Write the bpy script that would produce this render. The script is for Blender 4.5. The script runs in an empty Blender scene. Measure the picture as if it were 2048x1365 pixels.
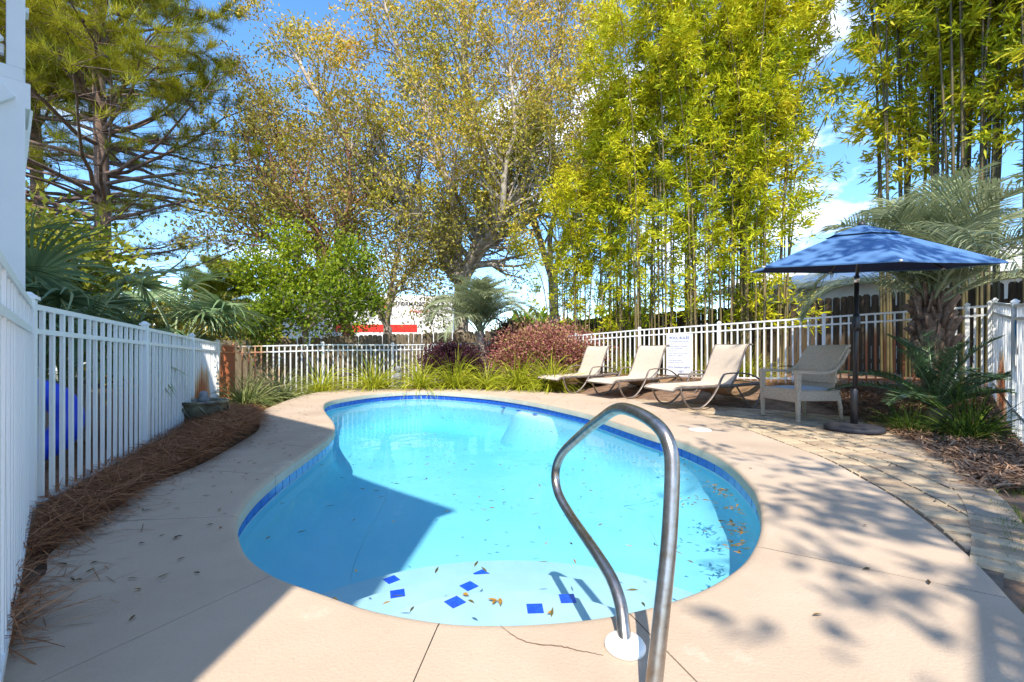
import bpy, math, random
import numpy as np
from mathutils import Vector, Matrix, Quaternion
from mathutils.geometry import tessellate_polygon

S = bpy.context.scene
C = bpy.context.collection
rnd = random.Random(7)
R = np.random.default_rng(11)
PI = math.pi

# ------------------------------------------------------------------ camera, sky, sun, exposure
CX, HZ, F, H = 1024.0, 702.0, 900.0, 0.92          # photograph: centre column, horizon row, focal length (px), eye height
cam = bpy.data.cameras.new('camera'); camo = bpy.data.objects.new('camera', cam); C.objects.link(camo)
cam.sensor_width = 36.0; cam.lens = F / 2048 * 36.0
cam.shift_y = (HZ - 682.5) / 2048
cam.clip_start = 0.05; cam.clip_end = 3000
camo.location = (0, 0, H); camo.rotation_euler = (math.radians(90), 0, 0)
S.camera = camo

SUN_EL = math.radians(52); SUN_AX = 0.06            # sun stands behind the camera
trav = Vector((SUN_AX, 1.0, -math.tan(SUN_EL) * math.hypot(SUN_AX, 1))).normalized()
W = bpy.data.worlds.new('World'); S.world = W; W.use_nodes = True
wn, wl = W.node_tree.nodes, W.node_tree.links
bg = wn['Background']; bg.inputs['Strength'].default_value = 0.15
sky = wn.new('ShaderNodeTexSky'); sky.sky_type = 'NISHITA'; sky.sun_disc = False
sky.sun_elevation = SUN_EL; sky.sun_rotation = math.atan2(-trav.x, -trav.y)
sky.air_density = 1.0; sky.dust_density = 0.0; sky.ozone_density = 4.5
tc = wn.new('ShaderNodeTexCoord')
mp = wn.new('ShaderNodeMapping'); mp.inputs['Scale'].default_value = (1, 1, 2.2); mp.inputs['Location'].default_value = (0.35, 0.1, 0.2)
nz = wn.new('ShaderNodeTexNoise'); nz.inputs['Scale'].default_value = 2.6; nz.inputs['Detail'].default_value = 9; nz.inputs['Roughness'].default_value = 0.55
cr = wn.new('ShaderNodeValToRGB'); cr.color_ramp.elements[0].position = 0.55; cr.color_ramp.elements[1].position = 0.71
mx = wn.new('ShaderNodeMix'); mx.data_type = 'RGBA'
mx.inputs['B'].default_value = (9.5, 9.5, 9.7, 1)
wl.new(tc.outputs['Generated'], mp.inputs['Vector']); wl.new(mp.outputs['Vector'], nz.inputs['Vector'])
wl.new(nz.outputs['Fac'], cr.inputs['Fac']); wl.new(cr.outputs['Color'], mx.inputs['Factor'])
hs = wn.new('ShaderNodeHueSaturation'); hs.inputs['Saturation'].default_value = 1.15; wl.new(sky.outputs['Color'], hs.inputs['Color'])
wl.new(hs.outputs['Color'], mx.inputs['A']); wl.new(mx.outputs['Result'], bg.inputs['Color'])

sun = bpy.data.lights.new('sun', 'SUN'); sun.energy = 3.3; sun.angle = math.radians(0.55); sun.color = (1.0, 0.92, 0.78)
suno = bpy.data.objects.new('sun', sun); C.objects.link(suno); suno.location = (0, -20, 30)
suno.rotation_euler = trav.to_track_quat('-Z', 'Y').to_euler()
S.view_settings.view_transform = 'Standard'; S.view_settings.look = 'None'
S.view_settings.gamma = 1.0; S.view_settings.use_curve_mapping = False
S.view_settings.exposure = 1.38
S.render.engine = 'CYCLES'
S.cycles.use_denoising = True
S.cycles.max_bounces = 8; S.cycles.transparent_max_bounces = 12
S.cycles.sample_clamp_indirect = 6

# ------------------------------------------------------------------ helpers
def G(x, y, z=0.0):
    d = F * (H - z) / (y - HZ)
    return Vector(((x - CX) / F * d, d, z))
def P(x, y, d):
    return Vector(((x - CX) / F * d, d, H + (HZ - y) / F * d))
def sm(a, b, x):
    t = min(1, max(0, (x - a) / (b - a))); return t * t * (3 - 2 * t)

MATS = {}
def mat(name, col, rough=0.6, col2=None, scale=8.0, metal=0.0, bump=0.0, bscale=40.0, detail=5, spec=0.5, lo=0.35, hi=0.65, stretch=None):
    if name in MATS: return MATS[name]
    m = bpy.data.materials.new(name); m.use_nodes = True
    n, l = m.node_tree.nodes, m.node_tree.links
    b = n['Principled BSDF']
    b.inputs['Base Color'].default_value = (*col, 1); b.inputs['Roughness'].default_value = rough
    b.inputs['Metallic'].default_value = metal; b.inputs['Specular IOR Level'].default_value = spec
    t = n.new('ShaderNodeTexCoord'); vec = t.outputs['Object']
    if stretch:
        q = n.new('ShaderNodeMapping'); q.inputs['Scale'].default_value = stretch
        l.new(vec, q.inputs['Vector']); vec = q.outputs['Vector']
    if col2:
        z = n.new('ShaderNodeTexNoise'); z.inputs['Scale'].default_value = scale; z.inputs['Detail'].default_value = detail
        z.inputs['Roughness'].default_value = 0.62
        r = n.new('ShaderNodeValToRGB'); r.color_ramp.elements[0].position = lo; r.color_ramp.elements[1].position = hi
        r.color_ramp.elements[0].color = (*col, 1); r.color_ramp.elements[1].color = (*col2, 1)
        l.new(vec, z.inputs['Vector']); l.new(z.outputs['Fac'], r.inputs['Fac']); l.new(r.outputs['Color'], b.inputs['Base Color'])
    if bump:
        z2 = n.new('ShaderNodeTexNoise'); z2.inputs['Scale'].default_value = bscale; z2.inputs['Detail'].default_value = 6
        u = n.new('ShaderNodeBump'); u.inputs['Strength'].default_value = bump; u.inputs['Distance'].default_value = 0.01
        l.new(vec, z2.inputs['Vector']); l.new(z2.outputs['Fac'], u.inputs['Height']); l.new(u.outputs['Normal'], b.inputs['Normal'])
    MATS[name] = m
    return m

def leafmat(name, cols, rough=0.5, trans=0.35, spec=0.15):
    """leaf colour picked by each leaf's own random value, partly translucent"""
    m = bpy.data.materials.new(name); m.use_nodes = True
    n, l = m.node_tree.nodes, m.node_tree.links
    b = n['Principled BSDF']; b.inputs['Roughness'].default_value = rough; b.inputs['Specular IOR Level'].default_value = spec
    a = n.new('ShaderNodeAttribute'); a.attribute_name = 'v'
    r = n.new('ShaderNodeValToRGB'); e = r.color_ramp.elements
    while len(e) < len(cols): e.new(0.5)
    for i, c in enumerate(cols):
        e[i].position = i / (len(cols) - 1); e[i].color = (*c, 1)
    l.new(a.outputs['Fac'], r.inputs['Fac']); l.new(r.outputs['Color'], b.inputs['Base Color'])
    if trans:
        t = n.new('ShaderNodeBsdfTranslucent'); x = n.new('ShaderNodeMixShader'); x.inputs[0].default_value = trans
        l.new(r.outputs['Color'], t.inputs['Color']); l.new(b.outputs[0], x.inputs[1]); l.new(t.outputs[0], x.inputs[2])
        l.new(x.outputs[0], n['Material Output'].inputs['Surface'])
    MATS[name] = m
    return m

def fast_mesh(name, V, Fa, v=None, smooth=False):
    """V (n,3) array, Fa (m,k) int array with k constant"""
    V = np.asarray(V, dtype=np.float32); Fa = np.asarray(Fa, dtype=np.int32)
    me = bpy.data.meshes.new(name)
    me.vertices.add(len(V)); me.vertices.foreach_set('co', V.ravel())
    m, k = Fa.shape
    me.loops.add(m * k); me.loops.foreach_set('vertex_index', Fa.ravel())
    me.polygons.add(m); me.polygons.foreach_set('loop_start', np.arange(0, m * k, k, dtype=np.int32))
    if smooth: me.polygons.foreach_set('use_smooth', np.ones(m, dtype=bool))
    me.update(calc_edges=True)
    if v is not None:
        at = me.attributes.new('v', 'FLOAT', 'POINT'); at.data.foreach_set('value', np.asarray(v, dtype=np.float32))
    return me
def link(name, me, m=None, parent=None, loc=None):
    o = bpy.data.objects.new(name, me); C.objects.link(o)
    if m is not None and me is not None and len(me.materials) == 0: me.materials.append(m if not isinstance(m, str) else MATS[m])
    if parent: o.parent = parent
    if loc is not None: o.location = loc
    return o
def thing(name, label, cat, loc=(0, 0, 0), rz=0.0, group=None):
    o = bpy.data.objects.new(name, None); C.objects.link(o); o.location = loc; o.rotation_euler = (0, 0, rz)
    o.empty_display_size = 0.1
    return tag(o, label, cat, group)
def tag(o, label=None, cat=None, group=None, kind=None):
    if label: o['label'] = label
    if cat: o['category'] = cat
    if group: o['group'] = group
    if kind: o['kind'] = kind
    return o

class MB:
    """collects faces of one mesh"""
    def __init__(s): s.v = []; s.f = []; s.sm = []
    def add(s, v, f, smooth=False):
        k = len(s.v); s.v += [tuple(p) for p in v]; s.f += [tuple(i + k for i in q) for q in f]; s.sm += [smooth] * len(f)
        return s
    def box(s, c, d, rz=0.0, taper=1.0):
        x, y, z = d[0] / 2, d[1] / 2, d[2] / 2; cr_, sr = math.cos(rz), math.sin(rz); vs = []
        for k, (zz, t) in enumerate(((-z, 1.0), (z, taper))):
            for a, b in ((-x, -y), (x, -y), (x, y), (-x, y)):
                a *= t; b *= t
                vs.append((c[0] + a * cr_ - b * sr, c[1] + a * sr + b * cr_, c[2] + zz))
        return s.add(vs, [(3, 2, 1, 0), (4, 5, 6, 7), (0, 1, 5, 4), (1, 2, 6, 5), (2, 3, 7, 6), (3, 0, 4, 7)])
    def beam(s, a, b, w, h):
        a, b = Vector(a), Vector(b); t = (b - a).normalized()
        sd = t.cross(Vector((0, 0, 1)))
        if sd.length < 1e-4: sd = Vector((1, 0, 0))
        sd.normalize(); up = sd.cross(t)
        vs = []
        for p in (a, b):
            for i, j in ((-1, -1), (1, -1), (1, 1), (-1, 1)): vs.append(p + sd * (i * w / 2) + up * (j * h / 2))
        return s.add(vs, [(3, 2, 1, 0), (4, 5, 6, 7), (0, 1, 5, 4), (1, 2, 6, 5), (2, 3, 7, 6), (3, 0, 4, 7)])
    def tube(s, pts, rad, n=8, cap=True, flat=None):
        pts = [Vector(p) for p in pts]; k = len(pts)
        if not hasattr(rad, '__len__'): rad = [rad] * k
        base = len(s.v); up = None; vs = []
        for i, p in enumerate(pts):
            t = (pts[min(i + 1, k - 1)] - pts[max(i - 1, 0)])
            t = t.normalized() if t.length > 1e-9 else Vector((0, 0, 1))
            if up is None:
                up = Vector((0, 0, 1)) if abs(t.z) < 0.9 else Vector((1, 0, 0))
            a = up - t * up.dot(t)
            a = a.normalized() if a.length > 1e-6 else t.orthogonal().normalized()
            b = t.cross(a); up = a
            for j in range(n):
                q = 2 * PI * j / n
                fx, fy = (1, 1) if flat is None else flat
                vs.append(p + a * (math.cos(q) * rad[i] * fx) + b * (math.sin(q) * rad[i] * fy))
        fs = [(i * n + j, i * n + (j + 1) % n, (i + 1) * n + (j + 1) % n, (i + 1) * n + j) for i in range(k - 1) for j in range(n)]
        if cap: fs += [tuple(range(n - 1, -1, -1)), tuple((k - 1) * n + j for j in range(n))]
        return s.add(vs, fs, True)
    def lathe(s, prof, n=32, c=(0, 0, 0), cap=True):
        vs = [(c[0] + r * math.cos(2 * PI * j / n), c[1] + r * math.sin(2 * PI * j / n), c[2] + z) for r, z in prof for j in range(n)]
        fs = [(i * n + j, i * n + (j + 1) % n, (i + 1) * n + (j + 1) % n, (i + 1) * n + j) for i in range(len(prof) - 1) for j in range(n)]
        if cap: fs += [tuple(range(n - 1, -1, -1)), tuple((len(prof) - 1) * n + j for j in range(n))]
        return s.add(vs, fs, True)
    def grid(s, rows, smooth=True, closed=False):
        n = len(rows[0]); vs = [p for r in rows for p in r]
        fs = []
        for i in range(len(rows) - 1):
            for j in range(n if closed else n - 1):
                fs.append((i * n + j, i * n + (j + 1) % n, (i + 1) * n + (j + 1) % n, (i + 1) * n + j))
        return s.add(vs, fs, smooth)
    def sheet(s, rows, th):
        """a curved sheet of real thickness th, given by rows of points"""
        rows = [[Vector(p) for p in r] for r in rows]; a, b = len(rows), len(rows[0]); off = []
        for i in range(a):
            rr = []
            for j in range(b):
                u = rows[min(i + 1, a - 1)][j] - rows[max(i - 1, 0)][j]; w = rows[i][min(j + 1, b - 1)] - rows[i][max(j - 1, 0)]
                nn = u.cross(w); nn = nn.normalized() if nn.length > 1e-9 else Vector((0, 0, 1))
                rr.append(rows[i][j] - nn * th)
            off.append(rr)
        s.grid(rows); s.grid([list(reversed(r)) for r in off])
        s.grid([rows[0][::-1], off[0][::-1]], False); s.grid([rows[-1], off[-1]], False)
        s.grid([[r[0] for r in rows], [r[0] for r in off]], False); s.grid([[r[-1] for r in rows][::-1], [r[-1] for r in off][::-1]], False)
        return s
    def prism(s, poly, z0, z1):
        n = len(poly)
        vs = [(p[0], p[1], z0) for p in poly] + [(p[0], p[1], z1) for p in poly]
        return s.add(vs, [tuple(range(n - 1, -1, -1)), tuple(range(n, 2 * n))] + [(i, (i + 1) % n, n + (i + 1) % n, n + i) for i in range(n)])
    def mesh(s, name):
        me = bpy.data.meshes.new(name); me.from_pydata(s.v, [], s.f)
        me.polygons.foreach_set('use_smooth', s.sm); me.update()
        return me
    def build(s, name, m, parent=None, loc=None, bevel=0.0):
        o = link(name, s.mesh(name), m, parent, loc)
        if bevel:
            b = o.modifiers.new('bevel', 'BEVEL'); b.width = bevel; b.segments = 2; b.limit_method = 'ANGLE'
        return o

def catmull(pts, per=8, closed=False):
    pts = [Vector(p) for p in pts]; n = len(pts); out = []
    for i in range(n if closed else n - 1):
        if closed: p0, p1, p2, p3 = pts[i - 1], pts[i], pts[(i + 1) % n], pts[(i + 2) % n]
        else: p0, p1, p2, p3 = pts[max(i - 1, 0)], pts[i], pts[i + 1], pts[min(i + 2, n - 1)]
        for k in range(per):
            t = k / per
            out.append(0.5 * ((2 * p1) + (p2 - p0) * t + (2 * p0 - 5 * p1 + 4 * p2 - p3) * t * t + (3 * p1 - p0 - 3 * p2 + p3) * t ** 3))
    if not closed: out.append(pts[-1].copy())
    return out

# --- numpy leaf and blade makers
def unit(a): return a / np.maximum(np.linalg.norm(a, axis=-1, keepdims=True), 1e-9)
def leaves(P0, D, L, Wd, v, curl=0.25):
    """one pointed leaf (2 quads folded on the midrib -> 4 verts diamond + mid) per row"""
    n = len(P0); D = unit(D)
    rv = unit(R.normal(size=(n, 3))); sd = unit(np.cross(D, rv)); nn = np.cross(sd, D)
    L = np.broadcast_to(np.asarray(L), (n,))[:, None]; Wd = np.broadcast_to(np.asarray(Wd), (n,))[:, None]
    a = P0; m = P0 + D * L * 0.45; b = P0 + D * L - nn * L * curl
    V = np.stack([a, m + sd * Wd / 2 + nn * Wd * 0.15, b, m - sd * Wd / 2 + nn * Wd * 0.15], 1).reshape(-1, 3)
    return V, np.arange(4 * n).reshape(-1, 4), np.repeat(v, 4)
def blades(P0, D, L, Wd, v, droop=0.5, K=4, tipw=0.1, sdir=None):
    """arching ribbons: K quads each; droop bends the tip down"""
    n = len(P0); D = unit(D); L = np.broadcast_to(np.asarray(L, float), (n,)); Wd = np.broadcast_to(np.asarray(Wd, float), (n,)); droop = np.broadcast_to(np.asarray(droop, float), (n,))
    if sdir is None:
        sd = unit(np.cross(D, np.array([0, 0, 1.0])) + 0.25 * R.normal(size=(n, 3)))
    else: sd = sdir
    pts = []; p = P0.copy(); d = D.copy(); pts.append(p.copy())
    for k in range(K):
        p = p + d * (L / K)[:, None]; pts.append(p.copy())
        d = d.copy(); d[:, 2] -= droop * 2.0 / K * (0.5 + k / K); d = unit(d)
    V = []
    for k, q in enumerate(pts):
        w = Wd * (1 - (1 - tipw) * (k / K) ** 2) * (0.6 + 0.4 * min(1, k * 2 / K)) / 2
        V.append(np.stack([q - sd * w[:, None], q + sd * w[:, None]], 1))
    V = np.stack(V, 1).reshape(n, -1, 3)
    m = 2 * (K + 1); f = np.array([[2 * k, 2 * k + 1, 2 * k + 3, 2 * k + 2] for k in range(K)])
    Fa = (np.arange(n)[:, None, None] * m + f[None]).reshape(-1, 4)
    return V.reshape(-1, 3), Fa, np.repeat(v, m)
def joinp(parts):
    V, Fa, A, k = [], [], [], 0
    for v, f, a in parts:
        V.append(v); Fa.append(f + k); A.append(a); k += len(v)
    return np.concatenate(V), np.concatenate(Fa), np.concatenate(A)
def rdir(n, zlo=-1, zhi=1):
    z = R.uniform(zlo, zhi, n); a = R.uniform(0, 2 * PI, n); r = np.sqrt(np.maximum(0, 1 - z * z))
    return np.stack([r * np.cos(a), r * np.sin(a), z], 1)

# ------------------------------------------------------------------ materials
mat('concrete', (0.40, 0.305, 0.225), 0.85, (0.465, 0.365, 0.277), 1.3, bump=0.25, bscale=90, lo=0.3, hi=0.72)
def concrete_detail():
    m = MATS['concrete']; n, l = m.node_tree.nodes, m.node_tree.links; b = n['Principled BSDF']; src = b.inputs['Base Color'].links[0].from_socket
    t = n.new('ShaderNodeTexCoord')
    def layer(src, scale, lo, hi, col, fac, detail=6, rough=.6):
        z = n.new('ShaderNodeTexNoise'); z.inputs['Scale'].default_value = scale; z.inputs['Detail'].default_value = detail; z.inputs['Roughness'].default_value = rough; l.new(t.outputs['Object'], z.inputs['Vector'])
        r = n.new('ShaderNodeMapRange'); r.inputs['From Min'].default_value = lo; r.inputs['From Max'].default_value = hi; r.inputs['To Max'].default_value = fac; l.new(z.outputs['Fac'], r.inputs['Value'])
        x = n.new('ShaderNodeMix'); x.data_type = 'RGBA'; x.inputs['B'].default_value = (*col, 1); l.new(r.outputs['Result'], x.inputs['Factor']); l.new(src, x.inputs['A']); return x.outputs['Result']
    c = layer(src, .55, .5, .72, (.27, .195, .135), .6)
    c = layer(c, 2.3, .60, .70, (.54, .46, .37), .5, 8, .7)
    c = layer(c, 9, .62, .75, (.25, .18, .125), .5, 8, .75)
    c = layer(c, 160, .62, .70, (.24, .18, .13), .45, 2)
    l.new(c, b.inputs['Base Color'])
mat('joint_dark', (0.13, 0.10, 0.075), 0.95, (0.19, 0.145, 0.11), 20)
concrete_detail()
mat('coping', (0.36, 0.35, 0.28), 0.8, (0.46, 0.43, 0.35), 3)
mat('plaster', (0.20, 0.50, 0.62), 0.7, (0.24, 0.54, 0.65), 1.2)
mat('step_white', (0.34, 0.52, 0.60), 0.7, (0.40, 0.57, 0.64), 3)
mat('tile_blue', (0.012, 0.05, 0.33), 0.18, (0.02, 0.11, 0.5), 30)
mat('tile_accent', (0.008, 0.04, 0.42), 0.2, (0.01, 0.08, 0.6), 60)
mat('grout', (0.55, 0.6, 0.62), 0.8)
mat('paver', (0.32, 0.235, 0.15), 0.9, (0.44, 0.335, 0.225), 6, bump=0.5, bscale=120)
mat('paver_dark', (0.25, 0.175, 0.115), 0.9, (0.35, 0.26, 0.175), 6, bump=0.5, bscale=120)
mat('sand_bed', (0.075, 0.055, 0.04), 0.95, (0.13, 0.10, 0.075), 30)
mat('paver_buff', (0.39, 0.295, 0.19), 0.9, (0.5, 0.39, 0.26), 6, bump=0.5, bscale=120)
mat('paver_grey', (0.25, 0.195, 0.145), 0.9, (0.34, 0.275, 0.21), 6, bump=0.5, bscale=120)
mat('steel', (0.46, 0.44, 0.42), 0.32, (0.33, 0.27, 0.22), 30, metal=1.0, bump=0.08, bscale=300)
mat('white_plastic', (0.82, 0.8, 0.75), 0.45)
mat('white_paint', (0.74, 0.76, 0.77), 0.55, (0.80, 0.81, 0.81), 2, bump=0.05, bscale=30)
mat('weave', (0.36, 0.285, 0.205), 0.7, (0.60, 0.49, 0.37), 75, bump=0.9, bscale=160)
mat('cushion', (0.33, 0.36, 0.42), 0.9, (0.40, 0.43, 0.48), 20, bump=0.3, bscale=200)
mat('sling', (0.52, 0.42, 0.33), 0.85, (0.58, 0.48, 0.38), 25, bump=0.35, bscale=260)
mat('bronze', (0.13, 0.105, 0.09), 0.45, (0.24, 0.20, 0.18), 14, metal=0.35)
mat('undersling', (0.23, 0.14, 0.075), 0.8, (0.30, 0.19, 0.11), 12)
mat('black_metal', (0.022, 0.021, 0.024), 0.42)
mat('black_resin', (0.018, 0.018, 0.024), 0.6, (0.03, 0.03, 0.04), 40, bump=0.4, bscale=60)
mat('silver', (0.7, 0.7, 0.7), 0.3, metal=1.0)
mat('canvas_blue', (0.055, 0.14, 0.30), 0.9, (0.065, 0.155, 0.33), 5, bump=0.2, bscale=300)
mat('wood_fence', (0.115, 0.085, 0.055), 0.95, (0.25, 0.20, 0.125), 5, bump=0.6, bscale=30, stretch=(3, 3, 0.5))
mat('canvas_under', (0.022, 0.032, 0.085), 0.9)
mat('wood_shaded', (0.04, 0.028, 0.018), 0.95, (0.095, 0.068, 0.042), 5, bump=0.6, bscale=30, stretch=(3, 3, 0.5))  # darker copy of wood_fence: shade under the bamboo is put into its colour
mat('bark_oak', (0.20, 0.155, 0.115), 0.95, (0.48, 0.42, 0.35), 5, bump=1.0, bscale=18)
mat('bark_red', (0.17, 0.075, 0.045), 0.95, (0.27, 0.14, 0.09), 6, bump=1.0, bscale=18)
mat('bark_pine', (0.085, 0.05, 0.038), 0.95, (0.22, 0.15, 0.12), 7, bump=1.0, bscale=20, stretch=(1, 1, 0.4))
mat('cone_brown', (0.05, 0.03, 0.02), 0.9)
mat('boots', (0.13, 0.08, 0.055), 0.95, (0.27, 0.18, 0.13), 9, bump=0.8, bscale=25)
mat('palm_trunk', (0.24, 0.18, 0.15), 0.95, (0.38, 0.32, 0.28), 9, bump=0.8, bscale=25)
mat('petiole', (0.18, 0.22, 0.11), 0.6, (0.26, 0.29, 0.16), 6)
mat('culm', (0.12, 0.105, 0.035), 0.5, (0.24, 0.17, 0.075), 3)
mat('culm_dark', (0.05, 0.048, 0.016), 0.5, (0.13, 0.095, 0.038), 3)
mat('blue_plastic', (0.01, 0.05, 0.62), 0.3)
mat('glaze', (0.07, 0.05, 0.04), 0.22, (0.20, 0.185, 0.115), 6, bump=0.3, bscale=14)
mat('stone_grey', (0.16, 0.16, 0.17), 0.8, (0.25, 0.25, 0.26), 20)
mat('tyre', (0.02, 0.02, 0.02), 0.85)
mat('glass_dark', (0.03, 0.05, 0.07), 0.08)
mat('car_white', (0.78, 0.78, 0.77), 0.25)
mat('car_navy', (0.03, 0.06, 0.16), 0.25)
mat('trailer_white', (0.80, 0.80, 0.80), 0.45, (0.74, 0.74, 0.75), 1.2)
mat('red_paint', (0.62, 0.03, 0.02), 0.45)
mat('orange_paint', (0.75, 0.15, 0.03), 0.45)
mat('ink', (0.02, 0.02, 0.025), 0.6)
mat('ink_blue', (0.03, 0.05, 0.30), 0.6)
mat('ink_grey', (0.22, 0.24, 0.36), 0.6)
mat('sign_white', (0.80, 0.82, 0.86), 0.5)
mat('siding', (0.74, 0.76, 0.77), 0.6, (0.8, 0.81, 0.81), 1)
mat('roof_grey', (0.12, 0.115, 0.11), 0.9, (0.2, 0.19, 0.18), 8)
mat('roof_white', (0.72, 0.73, 0.74), 0.6)
mat('towel_blue', (0.02, 0.22, 0.52), 0.9)
mat('crack', (0.16, 0.09, 0.06), 0.95)
# fence paint: white coating stained by rusty sprinkler water near the two back corners
def fence_paint():
    m = bpy.data.materials.new('fence_paint'); m.use_nodes = True; n, l = m.node_tree.nodes, m.node_tree.links
    b = n['Principled BSDF']; b.inputs['Roughness'].default_value = 0.45
    g = n.new('ShaderNodeNewGeometry'); acc = None
    nzt = n.new('ShaderNodeTexNoise'); nzt.inputs['Scale'].default_value = 3.5; nzt.inputs['Detail'].default_value = 4
    st = n.new('ShaderNodeMapping'); st.inputs['Scale'].default_value = (1, 1, 0.35)
    l.new(g.outputs['Position'], st.inputs['Vector']); l.new(st.outputs['Vector'], nzt.inputs['Vector'])
    for c, rad in (((-5.55, 9.0, 0.30), 1.25), ((-4.5, 6.6, -0.1), 0.75), ((6.25, 7.6, 0.55), 0.85), ((6.2, 5.7, 0.40), 0.5)):
        d = n.new('ShaderNodeVectorMath'); d.operation = 'DISTANCE'; d.inputs[1].default_value = c
        l.new(g.outputs['Position'], d.inputs[0])
        s1 = n.new('ShaderNodeMath'); s1.operation = 'MULTIPLY_ADD'; s1.inputs[1].default_value = -1.0; s1.inputs[2].default_value = rad
        l.new(d.outputs['Value'], s1.inputs[0])
        if acc is None: acc = s1.outputs[0]
        else:
            q = n.new('ShaderNodeMath'); q.operation = 'MAXIMUM'; l.new(acc, q.inputs[0]); l.new(s1.outputs[0], q.inputs[1]); acc = q.outputs[0]
    a2 = n.new('ShaderNodeMath'); a2.operation = 'MULTIPLY_ADD'; a2.inputs[1].default_value = 0.9
    l.new(nzt.outputs['Fac'], a2.inputs[0]); l.new(acc, a2.inputs[2])
    r = n.new('ShaderNodeValToRGB'); e = r.color_ramp.elements
    e[0].position = 0.38; e[0].color = (0.77, 0.78, 0.78, 1); e[1].position = 0.72; e[1].color = (0.42, 0.13, 0.05, 1)
    k = e.new(0.5); k.color = (0.62, 0.42, 0.25, 1)
    l.new(a2.outputs[0], r.inputs['Fac']); l.new(r.outputs['Color'], b.inputs['Base Color'])
    MATS['fence_paint'] = m
fence_paint()
leafmat('leaf_oak', [(0.18, 0.20, 0.03), (0.42, 0.37, 0.05), (0.58, 0.45, 0.06), (0.62, 0.36, 0.05)], trans=0.3)
leafmat('leaf_olive', [(0.14, 0.15, 0.03), (0.29, 0.26, 0.05), (0.44, 0.33, 0.07)], trans=0.35)
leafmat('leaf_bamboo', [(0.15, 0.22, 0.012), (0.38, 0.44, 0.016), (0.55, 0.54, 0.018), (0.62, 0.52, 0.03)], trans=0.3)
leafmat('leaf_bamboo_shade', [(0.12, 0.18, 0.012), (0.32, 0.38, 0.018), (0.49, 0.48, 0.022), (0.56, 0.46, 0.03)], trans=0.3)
leafmat('leaf_green', [(0.06, 0.10, 0.012), (0.18, 0.26, 0.016), (0.36, 0.42, 0.02)], trans=0.4)
leafmat('leaf_yellow', [(0.08, 0.12, 0.015), (0.25, 0.28, 0.03), (0.40, 0.36, 0.05)], trans=0.4)
leafmat('needle', [(0.12, 0.14, 0.016), (0.34, 0.34, 0.025), (0.54, 0.49, 0.04)], trans=0.25)
leafmat('leaf_plum', [(0.03, 0.010, 0.022), (0.07, 0.025, 0.04), (0.14, 0.05, 0.06)], trans=0.25)
leafmat('leaf_pink', [(0.12, 0.035, 0.04), (0.36, 0.12, 0.12), (0.54, 0.27, 0.20), (0.42, 0.42, 0.10)], trans=0.35)
leafmat('blade_lime', [(0.13, 0.18, 0.015), (0.38, 0.42, 0.025), (0.56, 0.52, 0.06)], trans=0.35)
leafmat('blade_pale', [(0.07, 0.10, 0.03), (0.20, 0.24, 0.07), (0.42, 0.42, 0.20)], trans=0.35)
leafmat('blade_dark', [(0.02, 0.045, 0.010), (0.05, 0.10, 0.014), (0.16, 0.22, 0.03)], trans=0.3)
leafmat('frond_silver', [(0.13, 0.17, 0.085), (0.27, 0.32, 0.18), (0.43, 0.45, 0.27)], trans=0.25, rough=0.42)
leafmat('frond_fan', [(0.06, 0.12, 0.05), (0.17, 0.26, 0.11), (0.44, 0.48, 0.25)], trans=0.2, rough=0.35, spec=0.6)
leafmat('frond_sago', [(0.03, 0.07, 0.04), (0.07, 0.14, 0.065), (0.14, 0.22, 0.09)], trans=0.12, rough=0.35, spec=0.6)
leafmat('straw', [(0.12, 0.045, 0.02), (0.30, 0.125, 0.055), (0.48, 0.25, 0.13)], trans=0.0, rough=0.75)
leafmat('straw_pale', [(0.16, 0.075, 0.03), (0.34, 0.18, 0.07), (0.50, 0.32, 0.15)], trans=0.0, rough=0.75)
leafmat('litter', [(0.10, 0.05, 0.03), (0.27, 0.16, 0.10), (0.46, 0.33, 0.23)], trans=0.0, rough=0.8)
leafmat('lawn', [(0.05, 0.09, 0.015), (0.12, 0.19, 0.03), (0.26, 0.27, 0.07)], trans=0.3)
leafmat('dead_leaf', [(0.05, 0.03, 0.015), (0.12, 0.08, 0.03), (0.30, 0.15, 0.03)], trans=0.1)
leafmat('float_leaf', [(0.05, 0.05, 0.02), (0.10, 0.09, 0.03), (0.20, 0.12, 0.035), (0.42, 0.20, 0.03)], trans=0.1)

# ------------------------------------------------------------------ layout curves (pool edge and deck edge, on the ground plane)
pool_px = [(985, 1244), (883, 1239), (750, 1216), (648, 1183), (551, 1148), (498, 1110), (478, 1070), (475, 1040), (484, 1015), (515, 978), (564, 938), (617, 902),
           (655, 875), (670, 857), (667, 843), (654, 827), (648, 814), (656, 803), (690, 795), (750, 787), (826, 782.5), (883, 783.5), (972, 790), (1060, 802),
           (1149, 820), (1193, 831), (1306, 866), (1350, 876), (1417, 902), (1461, 928), (1501, 968), (1516, 999), (1521, 1028), (1519, 1061), (1501, 1101), (1474, 1132), (1417, 1168), (1346, 1196), (1262, 1218), (1180, 1232), (1084, 1241)]
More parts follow.
